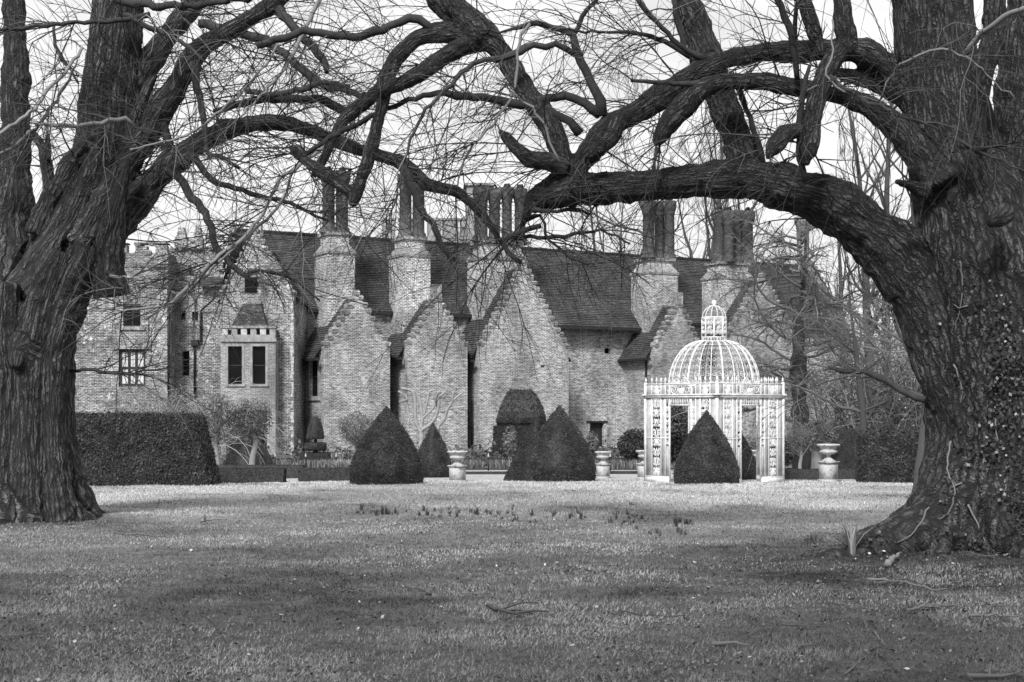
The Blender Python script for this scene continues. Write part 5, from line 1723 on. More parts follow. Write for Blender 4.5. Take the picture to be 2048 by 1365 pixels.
    dsp += np.minimum(.06, .18 * rad) * np.clip(fbm(V * 2.3, 3, seed + 3) - .58, 0, 1) * 4
    dsp += np.where(rad < .35, .22 * rad, 0) * (fbm(V * 7.5, 3, seed + 8) - .5) * 2
    V = V + N * dsp[:, None]
    fi = own[Fc[:, 0]]
    limb_id = 0
    for ci, (kind, C) in enumerate(big):
        f = Fc[fi == ci]
        if not len(f): continue
        u, inv = np.unique(f, return_inverse=True)
        kind = 'limb' if kind == 'stem' else kind
        obj(kind, np_mesh(kind, V[u], inv.reshape(-1, 4), None, bark, bark=bc[u], smooth=True), root)
    for kind, C in small:
        A = Acc()
        C[:, 3] *= 1 + .3 * (vnoise(np.stack([np.arange(len(C)) * .8, C[:, 0] * 3, C[:, 2]], 1), seed + 4) - .4)
        C[1:-1, :3] += g.normal(0, .012, (len(C) - 2, 3))
        A.tube(C[:, :3], C[:, 3], 8, True, g.uniform(.15, .6) if kind == 'branch' else g.uniform(.6, 1.0))
        obj("branch", A.mesh("branch", BRANCH if kind == 'branch' else TWIG, True), root)
    tw = Acc()
    for (sel, count, length, r_, kw) in twigs:
        pool = [C for k, C in (small if sel == 'small' else [b_ for b_ in big if b_[0] == 'limb'])]
        lens = np.array([np.linalg.norm(np.diff(C[:, :3], axis=0), axis=1).sum() for C in pool])
        for C, l_ in zip(pool, lens):
            twig_spray(tw, C, max(2, int(count * l_ / lens.sum())), g, length, r_, k=3, **kw)
    o = obj("twigs", tw.mesh("twigs", TWIG), root); o["kind"] = "stuff"
    return root, V + base, N, Fc, bc

RT = [
 ('trunk', 16.0, 16.2, [(2012, 1150, 215), (2008, 1085, 190), (2006, 1000, 162), (2002, 850, 144), (1992, 700, 138), (1975, 560, 132), (1945, 420, 108), (1908, 300, 88), (1878, 150, 78), (1862, 0, 74), (1850, -220, 62), (1835, -560, 46), (1820, -900, 22)]),
 ('stem', 16.2, 16.6, [(2035, 700, 110), (2050, 520, 98), (2062, 350, 86), (2072, 150, 78), (2082, 0, 74), (2100, -300, 58), (2120, -700, 30)]),
 ('limb', 15.9, 16.5, [(1950, 860, 62), (1912, 740, 74), (1876, 640, 78), (1822, 548, 70), (1752, 474, 60), (1658, 408, 52), (1566, 372, 45), (1480, 357, 41), (1400, 361, 37), (1300, 371, 33), (1200, 378, 33), (1145, 374, 38), (1102, 386, 35), (1068, 404, 25), (1056, 420, 16)]),
 ('burr', 16.45, 16.45, [(1212, 378, 24), (1198, 392, 20), (1190, 402, 8)]),
 ('limb', 16.4, 16.8, [(1492, 350, 46), (1482, 305, 37), (1465, 255, 32), (1440, 195, 29), (1412, 112, 31), (1386, 40, 31), (1366, -20, 29), (1340, -200, 22), (1320, -400, 10)]),
 ('limb', 16.1, 16.5, [(1880, 270, 50), (1838, 211, 40), (1807, 163, 34), (1771, 127, 31), (1727, 106, 28), (1675, 100, 25), (1596, 103, 22), (1508, 110, 20), (1446, 121, 23), (1398, 142, 25), (1354, 172, 24), (1310, 202, 26), (1266, 230, 27), (1222, 250, 26), (1188, 292, 25), (1152, 336, 26), (1118, 375, 28)]),
 ('burr', 15.7, 15.9, [(1880, 370, 46), (1842, 315, 33), (1808, 272, 30), (1771, 240, 28), (1727, 207, 25), (1662, 189, 20), (1596, 177, 20), (1543, 165, 21), (1486, 163, 18), (1437, 166, 17), (1400, 180, 21), (1368, 210, 25), (1345, 238, 25), (1327, 264, 20), (1317, 284, 15), (1314, 292, 8)]),
 ('limb', 16.4, 16.3, [(1868, 290, 36), (1820, 215, 20), (1771, 176, 18), (1720, 155, 16), (1675, 145, 14)]),
 ('burr', 15.4, 15.2, [(1697, 88, 22), (1660, 130, 22), (1641, 185, 23), (1627, 237, 24), (1619, 281, 25), (1613, 310, 21), (1611, 326, 10)]),
 ('burr', 15.3, 15.0, [(1618, 255, 18), (1592, 260, 16), (1568, 268, 21), (1552, 288, 19), (1540, 306, 11), (1536, 314, 6)]),
 ('limb', 15.4, 15.4, [(1697, 92, 24), (1688, 40, 20), (1682, -30, 17), (1676, -160, 13), (1660, -380, 7)]),
 ('limb', 15.9, 15.6, [(1640, 110, 12), (1628, 70, 15), (1614, 30, 15), (1600, -30, 14), (1580, -160, 9)]),
 ('stem', 15.1, 14.9, [(1945, 300, 26), (1952, 250, 22), (1966, 154, 22), (1982, 88, 22), (1990, 0, 22), (1996, -120, 16)]),
 ('stem', 15.2, 14.9, [(1850, 388, 16), (1815, 374, 10), (1790, 364, 6)]),
 ('stem', 15.0, 14.7, [(2010, 425, 22), (1995, 438, 16), (1980, 446, 9)]),
 ('limb', 16.4, 17.2, [(1130, 352, 30), (1120, 300, 25), (1102, 249, 23), (1072, 205, 22), (1040, 161, 22), (1014, 121, 22), (985, 88, 25), (955, 60, 28), (928, 36, 27), (905, 10, 22), (885, -60, 18), (850, -200, 12)]),
 ('limb', 17.0, 17.3, [(955, 66, 24), (926, 66, 22), (893, 63, 21), (864, 66, 20), (834, 78, 17), (812, 96, 17), (790, 121, 17), (776, 147, 16), (765, 176, 16), (739, 198, 15), (710, 220, 15), (684, 245, 15), (670, 275, 13), (655, 304, 12), (640, 333, 11), (628, 352, 9)]),
 ('limb', 16.9, 16.6, [(960, 84, 22), (922, 96, 19), (889, 114, 18), (860, 133, 19), (834, 151, 19), (805, 165, 17), (783, 176, 13), (760, 190, 9)]),
 ('burr', 16.8, 16.4, [(786, 130, 12), (775, 172, 13), (768, 205, 13), (757, 249, 14), (746, 289, 15), (735, 326, 14), (721, 366, 14), (710, 396, 15), (706, 412, 9)]),
 ('burr', 16.4, 16.5, [(712, 396, 11), (692, 380, 12), (673, 368, 13), (650, 352, 15), (637, 340, 15), (612, 320, 10), (596, 303, 14), (582, 294, 8)]),
 ('limb', 17.1, 17.0, [(925, 40, 16), (890, 22, 20), (868, 0, 20), (855, -60, 15), (830, -200, 9)]),
 ('burr', 16.3, 16.0, [(1135, 335, 20), (1095, 320, 18), (1058, 318, 19), (1032, 296, 14), (1014, 276, 13), (1002, 264, 6)]),
 ('burr', 16.2, 16.0, [(1235, 245, 20), (1215, 285, 18), (1195, 300, 17), (1180, 312, 8)]),
 ('burr', 16.3, 16.4, [(1062, 410, 15), (1050, 432, 9), (1046, 450, 6)]),
 # slimmer boughs
 ('branch', 17.0, 16.7, [(870, 62, 7), (835, 42, 9), (800, 46, 8), (765, 56, 9), (721, 73, 9), (673, 73, 8), (623, 62, 8), (568, 74, 8), (513, 92, 7)]),
 ('branch', 16.4, 17.0, [(1160, 268, 9), (1138, 245, 9), (1113, 231, 9), (1058, 212, 9), (985, 198, 8), (930, 190, 8), (875, 187, 6), (816, 203, 5), (745, 232, 5), (660, 278, 5), (600, 318, 4)]),
 ('branch', 16.4, 16.5, [(1200, 228, 12), (1186, 218, 9), (1149, 198, 9), (1095, 194, 8), (1062, 212, 7)]),
 ('branch', 16.4, 16.6, [(1203, 230, 12), (1200, 205, 10), (1186, 170, 9), (1164, 126, 9), (1149, 92, 8), (1142, 70, 7), (1105, 55, 6), (1058, 48, 5), (1020, 62, 3), (960, 60, 2)]),
 ('branch', 16.5, 15.4, [(1150, 110, 6), (1113, 92, 7), (1069, 92, 7), (1021, 110, 7), (966, 121, 5), (930, 137, 5), (900, 172, 4), (856, 220, 3.5), (827, 264, 3), (809, 319, 2.6), (798, 366, 2), (772, 476, 1.5)]),
 ('branch', 16.5, 16.4, [(1146, 72, 5), (1164, 37, 4.5), (1190, 0, 4), (1215, -60, 3)]),
 ('pale', 15.4, 15.2, [(1060, 48, 3.4), (1040, 70, 3), (1036, 130, 3), (1028, 170, 3), (1000, 230, 2.6), (950, 290, 2.4), (922, 340, 2), (915, 375, 1.4)]),
 ('pale', 15.1, 14.9, [(1120, 325, 2), (1085, 250, 2.6), (1060, 215, 2.2), (1020, 180, 2)]),
 ('branch', 16.4, 16.2, [(1050, 440, 6), (1082, 431, 3), (1090, 465, 3), (1111, 492, 2.6), (1137, 510, 2.2), (1177, 531, 1.6)]),
 ('branch', 16.3, 16.1, [(1082, 452, 5), (1048, 463, 5), (1019, 476, 5), (1005, 489, 5), (1019, 508, 4.4), (1042, 526, 4)]),
 ('branch', 16.3, 16.6, [(1027, 479, 4), (1058, 473, 4), (1093, 476, 4), (1132, 475, 4), (1151, 465, 3.6), (1203, 463, 2.6), (1260, 488, 2)]),
 ('branch', 16.3, 16.6, [(1065, 418, 5), (1100, 424, 4), (1150, 420, 4), (1178, 430, 2)]),
 ('branch', 16.3, 16.0, [(1410, 120, 10), (1385, 110, 6), (1350, 80, 5), (1300, 30, 5), (1270, -10, 5)]),
 ('branch', 16.4, 16.2, [(1376, 110, 6), (1360, 60, 7), (1350, 10, 6), (1340, -60, 5)]),
 ('branch', 16.4, 16.2, [(1380, 115, 5), (1330, 85, 5), (1270, 66, 4), (1200, 62, 3), (1120, 58, 2)]),
 ('branch', 16.2, 16.0, [(1525, 325, 7), (1510, 270, 6), (1495, 220, 5), (1480, 180, 5), (1470, 150, 4)]),
 ('branch', 15.6, 15.2, [(1595, 160, 6), (1588, 100, 7), (1575, 50, 7), (1555, 0, 6), (1540, -60, 5)]),
 ('branch', 15.6, 15.3, [(1590, 90, 6), (1592, 45, 5), (1596, 0, 4)]),
 ('branch', 15.3, 15.1, [(1610, 365, 5), (1600, 320, 7), (1598, 270, 7), (1606, 180, 5), (1620, 130, 4)]),
 ('branch', 15.8, 15.6, [(1400, 166, 6), (1330, 168, 5), (1290, 164, 4), (1262, 162, 3)]),
 ('branch', 14.9, 14.0, [(1660, 152, 5), (1700, 185, 4.5), (1760, 215, 4), (1850, 250, 3.5), (1950, 300, 3), (2060, 350, 2)]),
 ('pale', 14.6, 13.8, [(1930, 110, 6), (1975, 60, 6), (2010, 35, 6), (2060, 12, 5)]),
 ('pale', 14.7, 14.2, [(1760, 200, 1.5), (1800, 135, 2.2), (1880, 100, 2.5), (1950, 130, 2), (2030, 200, 1.5)]),
 ('pale', 14.8, 14.3, [(1665, 40, 2), (1664, 100, 2), (1655, 150, 2), (1690, 185, 2)]),
 ('branch', 15.6, 16.2, [(1850, 800, 7), (1800, 780, 6), (1760, 755, 6), (1710, 742, 5), (1680, 738, 5), (1657, 733, 2.5)]),
]
rt_root, rtV, rtN, rtF, rtB = great_tree("lime_tree", (xat(2000, 16.0), 16.0, 0.0), "huge old tree with ivy at its foot and limbs arching over the lawn", RT, BARK_R, .026, 301,
    [('small', 210, 1.5, .0075, dict(lo=.0, hi=.6, droop=.10, sub=7, tmul=.75, flat=.45, wander=.09)), ('limb', 165, 2.0, .009, dict(lo=.0, hi=.6, droop=.12, sub=8, start=.35, tmul=.75, flat=.4, wander=.09)),
     ('small', 220, .6, .005, dict(lo=.0, hi=.5, droop=.05, sub=3, flat=.3)), ('small', 22, 1.8, .007, dict(lo=.3, hi=1.0, droop=.25, sub=4, bias=(-.4, -.1, -.4, .5)))], flute=.07, roots=((3.5, 1.3, .36, .98), (3.2, .7, .26, .95), (3.9, .6, .26, .9), (4.5, .5, .26, .9), (5.1, .6, .24, .9), (2.7, .5, .22, .9)))

LT = [
 ('trunk', 20.8, 20.9, [(30, 1075, 180), (32, 1030, 152), (34, 960, 126), (34, 850, 96), (38, 740, 94), (58, 640, 80), (92, 560, 66), (134, 490, 58), (172, 420, 55), (196, 350, 55), (206, 280, 54), (212, 200, 52), (222, 120, 50), (232, 40, 48), (238, -60, 46), (245, -350, 34), (250, -700, 15)]),
 ('stem', 20.9, 21.2, [(10, 700, 90), (18, 560, 62), (24, 450, 44), (27, 340, 32), (29, 240, 28), (29, 146, 28), (26, 37, 27), (24, -60, 26), (18, -350, 18)]),
 ('limb', 20.6, 20.2, [(92, 660, 52), (126, 600, 48), (158, 545, 48), (196, 490, 44), (238, 436, 38), (286, 385, 33), (330, 341, 29), (366, 311, 26), (403, 286, 24), (440, 265, 22), (476, 253, 19), (513, 246, 18), (549, 244, 18), (586, 250, 17), (623, 261, 16), (659, 275, 15), (700, 290, 14), (746, 308, 13), (776, 318, 13), (805, 330, 14), (827, 348, 15), (849, 370, 15), (878, 377, 11), (908, 382, 11), (937, 403, 11), (959, 429, 11), (981, 454, 9), (1006, 487, 6)]),
 ('limb', 20.5, 20.0, [(170, 500, 44), (212, 420, 36), (240, 362, 28), (258, 325, 25), (278, 290, 25), (304, 249, 25), (330, 205, 25), (359, 161, 23), (385, 117, 24), (407, 92, 20), (440, 73, 18), (476, 51, 17), (513, 29, 17), (549, 7, 16), (600, -40, 13), (680, -130, 8)]),
 ('limb', 20.9, 21.3, [(196, 330, 38), (232, 250, 32), (262, 190, 30), (300, 120, 27), (345, 60, 22), (390, 5, 19), (440, -80, 14), (500, -220, 8)]),
 ('limb', 20.6, 20.5, [(70, 470, 22), (92, 410, 22), (122, 365, 20), (150, 320, 20), (175, 290, 18)]),
 ('limb', 20.8, 20.8, [(100, 400, 14), (98, 360, 13), (94, 325, 12), (84, 290, 11), (66, 266, 9), (56, 262, 6)]),
 ('limb', 20.7, 20.7, [(96, 320, 10), (99, 290, 8), (98, 262, 5)]),
 ('limb', 20.4, 20.3, [(262, 290, 18), (270, 240, 14), (285, 200, 12), (300, 165, 10), (312, 150, 5)]),
 ('stem', 20.3, 19.9, [(225, 590, 40), (215, 520, 34), (228, 450, 20), (242, 380, 14), (254, 330, 9), (258, 310, 5)]),
 ('stem', 20.0, 19.7, [(60, 700, 40), (45, 690, 30), (35, 715, 18), (33, 735, 10)]),
 ('flute', 20.35, 20.2, [(-60, 1070, 60), (-45, 980, 46), (-38, 860, 40), (-30, 740, 40), (-20, 640, 34)]),
 ('flute', 20.05, 20.05, [(4, 1070, 56), (8, 980, 40), (10, 860, 34), (12, 740, 34), (8, 650, 32), (10, 570, 30)]),
 ('flute', 20.0, 20.1, [(62, 1072, 54), (56, 980, 38), (54, 860, 32), (58, 740, 34), (72, 650, 34), (96, 570, 32), (124, 505, 28)]),
 ('flute', 20.1, 20.2, [(112, 1066, 52), (104, 980, 38), (98, 860, 31), (98, 740, 32), (112, 650, 34), (142, 570, 34), (176, 505, 32)]),
 ('flute', 20.5, 20.5, [(160, 1058, 40), (138, 990, 36), (122, 880, 28), (118, 760, 26), (124, 680, 26)]),
 ('branch', 20.2, 20.0, [(335, 335, 10), (348, 345, 9), (374, 383, 9), (403, 416, 8), (421, 451, 7), (432, 493, 7), (460, 526, 6), (491, 551, 5), (516, 573, 3)]),
 ('branch', 20.0, 20.2, [(491, 551, 4), (520, 540, 3), (560, 548, 3), (590, 562, 2.4), (640, 602, 1.6)]),
 ('branch', 20.1, 20.3, [(376, 306, 7), (392, 322, 7), (421, 359, 6), (458, 374, 5.5), (513, 392, 5), (568, 403, 4), (604, 418, 3.5), (656, 443, 2)]),
 ('branch', 20.1, 20.0, [(386, 125, 9), (392, 165, 8), (403, 205, 7), (410, 264, 6), (418, 312, 5), (440, 311, 4), (462, 325, 4), (480, 337, 3)]),
 ('branch', 20.3, 20.4, [(322, 240, 9), (332, 262, 8), (338, 290, 8), (345, 310, 7), (325, 292, 5), (308, 276, 4)]),
 ('branch', 20.4, 19.6, [(400, 48, 9), (440, 58, 9), (476, 66, 9), (531, 81, 9), (568, 106, 9), (604, 139, 8), (641, 168, 8), (696, 183, 6), (740, 200, 5)]),
 ('branch', 20.1, 19.5, [(555, 10, 10), (575, 40, 9), (600, 70, 8), (630, 99, 8), (645, 120, 8), (654, 145, 5)]),
 ('branch', 19.8, 19.4, [(491, 183, 5), (549, 190, 6), (604, 179, 6), (641, 168, 5), (700, 172, 4)]),
 ('branch', 20.0, 19.7, [(429, 223, 5), (476, 209, 7), (531, 198, 8), (604, 198, 8), (650, 203, 8), (690, 222, 9), (702, 240, 7)]),
 ('branch', 19.9, 19.8, [(800, 330, 9), (815, 360, 9), (827, 385, 9), (849, 432, 8), (871, 461, 6), (889, 500, 6), (905, 518, 5), (920, 527, 3)]),
 ('branch', 20.2, 19.0, [(230, 0, 8), (300, 10, 8), (380, 12, 7), (450, 2, 6), (520, -5, 5)]),
 ('branch', 19.8, 19.0, [(300, 30, 6), (240, 40, 5), (170, 45, 4), (90, 50, 4), (0, 60, 3), (-60, 62, 3)]),
 ('branch', 19.8, 19.0, [(250, 30, 5), (310, 60, 5), (370, 90, 4), (420, 130, 2)]),
 ('pale', 19.4, 18.6, [(270, 255, 5), (250, 240, 5), (200, 245, 4.5), (150, 252, 4), (110, 252, 3.5), (70, 250, 2)]),
 ('pale', 19.3, 18.0, [(165, 95, 3), (140, 130, 3.4), (90, 190, 3.6), (40, 240, 3.6), (-30, 285, 3)]),
 ('pale', 19.3, 18.2, [(155, 120, 2), (120, 190, 3), (70, 255, 3.4), (20, 300, 3.4), (-30, 315, 3)]),
 ('branch', 20.0, 19.8, [(108, 50, 3), (115, 100, 3.4), (140, 140, 3), (157, 168, 2)]),
 ('pale', 18.6, 18.0, [(560, 75, 2), (545, 110, 2.6), (500, 165, 2.6), (450, 215, 2.6), (370, 270, 2.4), (260, 300, 2)]),
 ('pale', 18.8, 17.6, [(640, 0, 4), (600, 80, 4), (560, 150, 3), (480, 235, 2)]),
 ('pale', 18.6, 17.5, [(690, 262, 3), (650, 290, 4), (600, 330, 4), (570, 350, 3.6), (545, 390, 3.4), (520, 440, 3.4), (480, 480, 4), (430, 520, 4), (380, 570, 3.6), (330, 610, 3), (240, 625, 2)]),
 ('pale', 18.7, 17.7, [(585, 340, 2.4), (570, 390, 2.6), (540, 430, 3), (500, 470, 3), (440, 520, 2.6), (370, 590, 2), (290, 640, 1.5)]),
 ('branch', 20.4, 20.0, [(140, 742, 3), (180, 740, 3.4), (240, 748, 3), (300, 742, 2), (340, 735, 1.4)]),
 ('branch', 20.0, 19.6, [(215, 545, 5), (230, 553, 5), (245, 575, 4), (247, 582, 2)]),
 ('pale', 19.2, 18.0, [(220, 552, 3), (280, 560, 2.6), (360, 585, 2), (420, 590, 1.4)]),
]
lt_root, ltV, ltN, ltF, ltB = great_tree("lime_tree", (xat(30, 20.8), 20.8, 0.0), "thick fluted old tree of several stems beside the tall hedge", LT, BARK_L, .034, 302,
    [('small', 190, 1.9, .009, dict(lo=.0, hi=.65, droop=.07, sub=7, tmul=.8, flat=.5, wander=.09)), ('limb', 165, 2.5, .010, dict(lo=.0, hi=.65, droop=.09, sub=8, start=.2, tmul=.8, flat=.5, wander=.09)),
     ('small', 220, .8, .006, dict(lo=.0, hi=.5, droop=.05, sub=3, flat=.3)), ('small', 26, 2.0, .0085, dict(lo=.3, hi=1.0, droop=.22, sub=4, bias=(.3, -.1, -.3, .4)))], flute=.17, roots=((5.9, .45, .26, .95), (4.8, .35, .24, .95), (4.3, .4, .26, .95), (.2, .4, .24, .9)))

# ------------------------------------------------------------------ ivy and pale dead vines on the right-hand trunk
def project(V): return CX + F * V[:, 0] / V[:, 1], HY - F * (V[:, 2] - EYE) / V[:, 1]
pxv, pyv = project(rtV)
g = np.random.default_rng(120)
facing = rtN[:, 1] < .25
m1 = np.exp(-(((pxv - 1990) / 62) ** 2 + ((pyv - 745) / 150) ** 2))
m2 = np.exp(-(((pxv - 2000) / 95) ** 2 + ((pyv - 1045) / 95) ** 2)) * 1.25
m3 = .5 * np.exp(-(((pxv - 1800) / 60) ** 2 + ((pyv - 1095) / 28) ** 2))
pr = np.clip(m1 * 1.0 + m2 + m3, 0, 1.3) * np.clip((fbm(rtV * 2.6, 3, 8) - .44) * 5, 0, 1) * facing
pr = pr * (pyv > 520)
k = g.choice(len(rtV), 3000, p=pr / pr.sum())
P = rtV[k] + rtN[k] * g.uniform(.02, .07, len(k))[:, None] + g.normal(0, .02, (len(k), 3))
ivy = empty("ivy", (xat(2000, 15.2), 15.2, 0.1)); tag(ivy, "glossy dark ivy climbing the foot and trunk of the huge arching tree", "ivy")
b = Acc(); leaves(b, P - np.array(ivy.location), rtN[k], .019, np.clip(g.uniform(0, .7, len(k)) ** 2 + (g.random(len(k)) < .02) * .8, 0, 1.6), g, .75, .6)
obj("leaves", b.mesh("leaves", IVY), ivy)["kind"] = "stuff"
front = rtN[:, 1] < -.1
fV, fN, fx_, fy_ = rtV[front], rtN[front], pxv[front], pyv[front]
def surf(px, py):
    d = (fx_ - px) ** 2 + (fy_ - py) ** 2
    c = np.where(d < max(120.0, d.min() + 40))[0]
    j = c[fV[c, 1].argmin()]
    return fV[j] + fN[j] * .012
for rows in ([(1911, 520), (1916, 570), (1917, 600), (1905, 640), (1903, 665)], [(1908, 720), (1913, 760), (1918, 790), (1912, 800)], [(1893, 880), (1889, 930), (1897, 960), (1901, 985), (1895, 1018), (1886, 1030)], [(1915, 960), (1900, 965)],
             [(1931, 605), (1922, 615), (1900, 612)], [(1960, 915), (1963, 935), (1968, 945)], [(2005, 950), (2008, 975)], [(1935, 1000), (1948, 1040), (1965, 1080)], [(1850, 1010), (1820, 1060), (1800, 1080)], [(1985, 830), (1980, 860), (1990, 880)]):
    C = np.array([surf(*q) for q in rows]) - np.array(ivy.location)
    C = catmull(np.concatenate([C, np.full((len(C), 1), .011)], 1), .05)
    C[:, :3] += g.normal(0, .006, (len(C), 3))
    A = Acc(); A.tube(C[:, :3], C[:, 3] * np.linspace(1.1, .5, len(C)), 5, True, g.uniform(.6, 1.0)); obj("vine", A.mesh("vine", TWIG), ivy)

# ------------------------------------------------------------------ unseen evergreen oaks, added behind the viewpoint to shade the near lawn
def added_shade_oak(x, y, h, rad, seed, label):
    g = np.random.default_rng(seed)
    root = empty("added_shade_oak", (x, y, gz(x, y))); tag(root, label, "tree", "unseen oaks added to shade the lawn")
    A = Acc()
    T0 = grow((0, 0, -.1), (0, 0, 1), h * .75, .5, .15, g, 10, .04)
    A.tube(T0[:, :3], T0[:, 3], 12, True, .2)
    cs = []
    for k in range(26):
        a = g.uniform(0, 2 * math.pi); e = g.uniform(-.2, 1.0)
        c = np.array([math.cos(a) * rad * .75 * math.sqrt(max(0, 1 - e * e * .8)), math.sin(a) * rad * .75 * math.sqrt(max(0, 1 - e * e * .8)), h * (.55 + .35 * e)])
        cs.append(c)
        q = T0[g.integers(3, 10)]
        C = catmull(np.array([np.append(q[:3], .14), np.append(q[:3] * .5 + c * .5 + g.normal(0, .3, 3), .09), np.append(c, .04)]), .4)
        A.tube(C[:, :3], C[:, 3], 6, False, .2)
    obj("trunk", A.mesh("trunk", BRANCH, True), root)
    cs = np.array(cs)
    n = 15000
    P = cs[g.integers(0, len(cs), n)] + g.normal(0, 1, (n, 3)) * np.array([rad * .24, rad * .24, h * .075])
    P = P[P[:, 2] > h * .18]
    b = Acc(); leaves(b, P, g.normal(0, 1, P.shape), .17, g.uniform(.1, 1, len(P)), g, .6)
    obj("crown", b.mesh("crown", EVERG), root)
added_shade_oak(-12.0, -11, 21, 6.5, 201, "unseen evergreen oak added for shade, leftmost of the row behind the lawn")
added_shade_oak(0.5, -13, 23, 6.5, 202, "unseen evergreen oak added for shade, in the middle of the row behind the lawn")
added_shade_oak(12.5, -11, 22, 6.5, 203, "unseen evergreen oak added for shade, rightmost of the row behind the lawn")

# ------------------------------------------------------------------ grass, litter, bulbs, fallen sticks
g = np.random.default_rng(130)
N_ = 560000
Yv = np.exp(g.uniform(math.log(6.8), math.log(36.5), N_))
Xv = g.uniform(-.43, .43, N_) * Yv
keep = (np.hypot(Xv + 7.3, Yv - 20.8) > .95) & (np.hypot(Xv - 5.55, Yv - 16.0) > 1.0)
Xv, Yv = Xv[keep], Yv[keep]
litter_shade = litter_shade_amount(Xv, Yv)
pn = np.stack([Xv, Yv, 0 * Xv], 1)
patch = fbm(pn * .8, 4, 31)
fine = fbm(pn * 4.0, 3, 33)
thin = g.random(len(Xv)) < (1 - .62 * np.clip(litter_shade * 1.2, 0, 1) * np.clip((fbm(pn * 1.5, 4, 35) - .44) * 7, 0, 1))
Xv, Yv, litter_shade, patch, fine = Xv[thin], Yv[thin], litter_shade[thin], patch[thin], fine[thin]
n = len(Xv)
hgt = g.uniform(.014, .038, n) * (1 + .5 * (fine - .5) * 2) * (1 + .25 * (Yv > 22))
wid = .0035 * (Yv / 10) ** .75 * g.uniform(.7, 1.3, n)
az = g.uniform(0, 2 * np.pi, n); la = g.uniform(.2, 1.7, n)
zb = ground_z(Xv, Yv) + (fbm(pn[thin] * .9, 3, 5) - .5) * .07 - .008
B0 = np.stack([Xv, Yv, zb], 1)
side = np.stack([np.cos(az), np.sin(az), 0 * az], 1) * wid[:, None]
tip = B0 + np.stack([np.cos(az + 1.3) * hgt * la, np.sin(az + 1.3) * hgt * la, hgt], 1)
V = np.stack([B0 - side, B0 + side, tip], 1).reshape(-1, 3)
tn = (.82 + 1.0 * (patch - .5) * 2) * (1 - litter_shade) + litter_shade * (.20 + .6 * (patch - .5) * 2)  # near blades darker: moss, plus tree shade put into the tint
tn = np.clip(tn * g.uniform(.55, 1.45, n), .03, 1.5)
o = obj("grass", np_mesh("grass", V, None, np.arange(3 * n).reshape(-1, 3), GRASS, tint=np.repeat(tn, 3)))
tag(o, "short rough winter lawn, mossy and with shade painted in under the trees", "grass", kind="stuff")

# dead leaves and husks
n = 24000
Yv = np.exp(g.uniform(math.log(7.2), math.log(27), n)); Xv = g.uniform(-.42, .42, n) * Yv
litter_shade = litter_shade_amount(Xv, Yv)
near_r = np.exp(-(((Xv - 4.4) / 2.8) ** 2 + ((Yv - 13.6) / 1.9) ** 2))
kp = g.random(n) < np.clip(litter_shade * .8 * np.clip((fbm(np.stack([Xv, Yv, 0 * Xv], 1) * 1.1, 3, 41) - .33) * 4, 0, 1) + 1.5 * near_r, .03, 1)
Xv, Yv = Xv[kp], Yv[kp]; n = len(Xv)
P = np.stack([Xv, Yv, ground_z(Xv, Yv) + g.uniform(.008, .035, n)], 1)
tn = .03 + g.uniform(0, 1, n) ** 2.2 * .4
tn[g.random(n) < .008] = .6
A = Acc(); leaves(A, P, np.tile([[0, 0, 1.0]], (n, 1)), g.uniform(.009, .022, n), tn, g, .6, .7)
# bright scraps of bark, feather and pale leaf
n = 150
Yv = np.exp(g.uniform(math.log(7.4), math.log(28), n)); Xv = g.uniform(-.37, .37, n) * Yv
P = np.stack([Xv, Yv, ground_z(Xv, Yv) + .035], 1)
leaves(A, P, np.tile([[0, -.5, 1.0]], (n, 1)), g.uniform(.008, .024, n), g.uniform(.45, 1.0, n), g, .6, .6)
tag(obj("leaf_litter", A.mesh("leaf_litter", LITTER)), "dead leaves and pale scraps scattered over the grass", "leaves", kind="stuff")

# daffodil shoots
clumps = []
for k in range(6):
    c = strap_clump(int(g.integers(9, 16)), g.uniform(.13, .2), .09, g, .009, .28)
    clumps.append(c.mesh("daffodil_clump", DAFF))
spots = []
for (x0, x1, y0, y1, nn) in ((700, 780, 1018, 1030, 9), (745, 815, 1024, 1036, 9), (800, 920, 1020, 1036, 14), (890, 960, 1028, 1034, 7), (940, 1010, 1026, 1034, 8), (980, 1080, 1030, 1050, 12), (1020, 1032, 1012, 1022, 2), (1088, 1130, 1026, 1040, 5),
                             (1130, 1180, 1028, 1052, 6), (1195, 1275, 1030, 1060, 16), (1250, 1285, 1032, 1050, 5), (1350, 1390, 1040, 1052, 8), (1295, 1385, 1064, 1074, 7), (1255, 1275, 1010, 1014, 2), (1600, 1640, 1086, 1096, 6), (1640, 1700, 1084, 1094, 6), (1690, 1750, 1084, 1096, 8)):
    for _ in range(nn): spots.append((g.uniform(x0, x1), g.uniform(y0, y1)))
for px, py in spots:
    Y = depth_of(py)
    x = xat(px, Y)
    o = obj("daffodil_clump", clumps[g.integers(0, 6)], None, (x, Y, gz(x, Y) - .01), g.uniform(0, 6))
    s_ = g.uniform(.45, .85) * (.85 if px > 1595 else 1.0); o.scale = (s_, s_, s_)
    if px > 1595: tag(o, "tuft of daffodil leaves in the short row before the ivy-clad tree's root", "plant", "daffodil tufts near the root")
    elif px < 850: tag(o, "dark tuft of daffodil leaves on the lawn in front of the broad lone cone", "plant", "daffodil tufts before the broad cone")
    elif px < 1100: tag(o, "dark tuft of daffodil leaves on the lawn in front of the pair of cones", "plant", "daffodil tufts before the pair of cones")
    else: tag(o, "dark tuft of daffodil leaves on the lawn in front of the gazebo end", "plant", "daffodil tufts towards the gazebo")
c = strap_clump(14, .42, .12, g, .016, .75)
Y = 15.2; x = xat(1703, Y)
tag(obj("fern_tuft", c.mesh("fern_tuft", SHRUB), None, (x, Y, gz(x, Y))), "pale arching tuft of long leaves beside the spreading root", "plant")

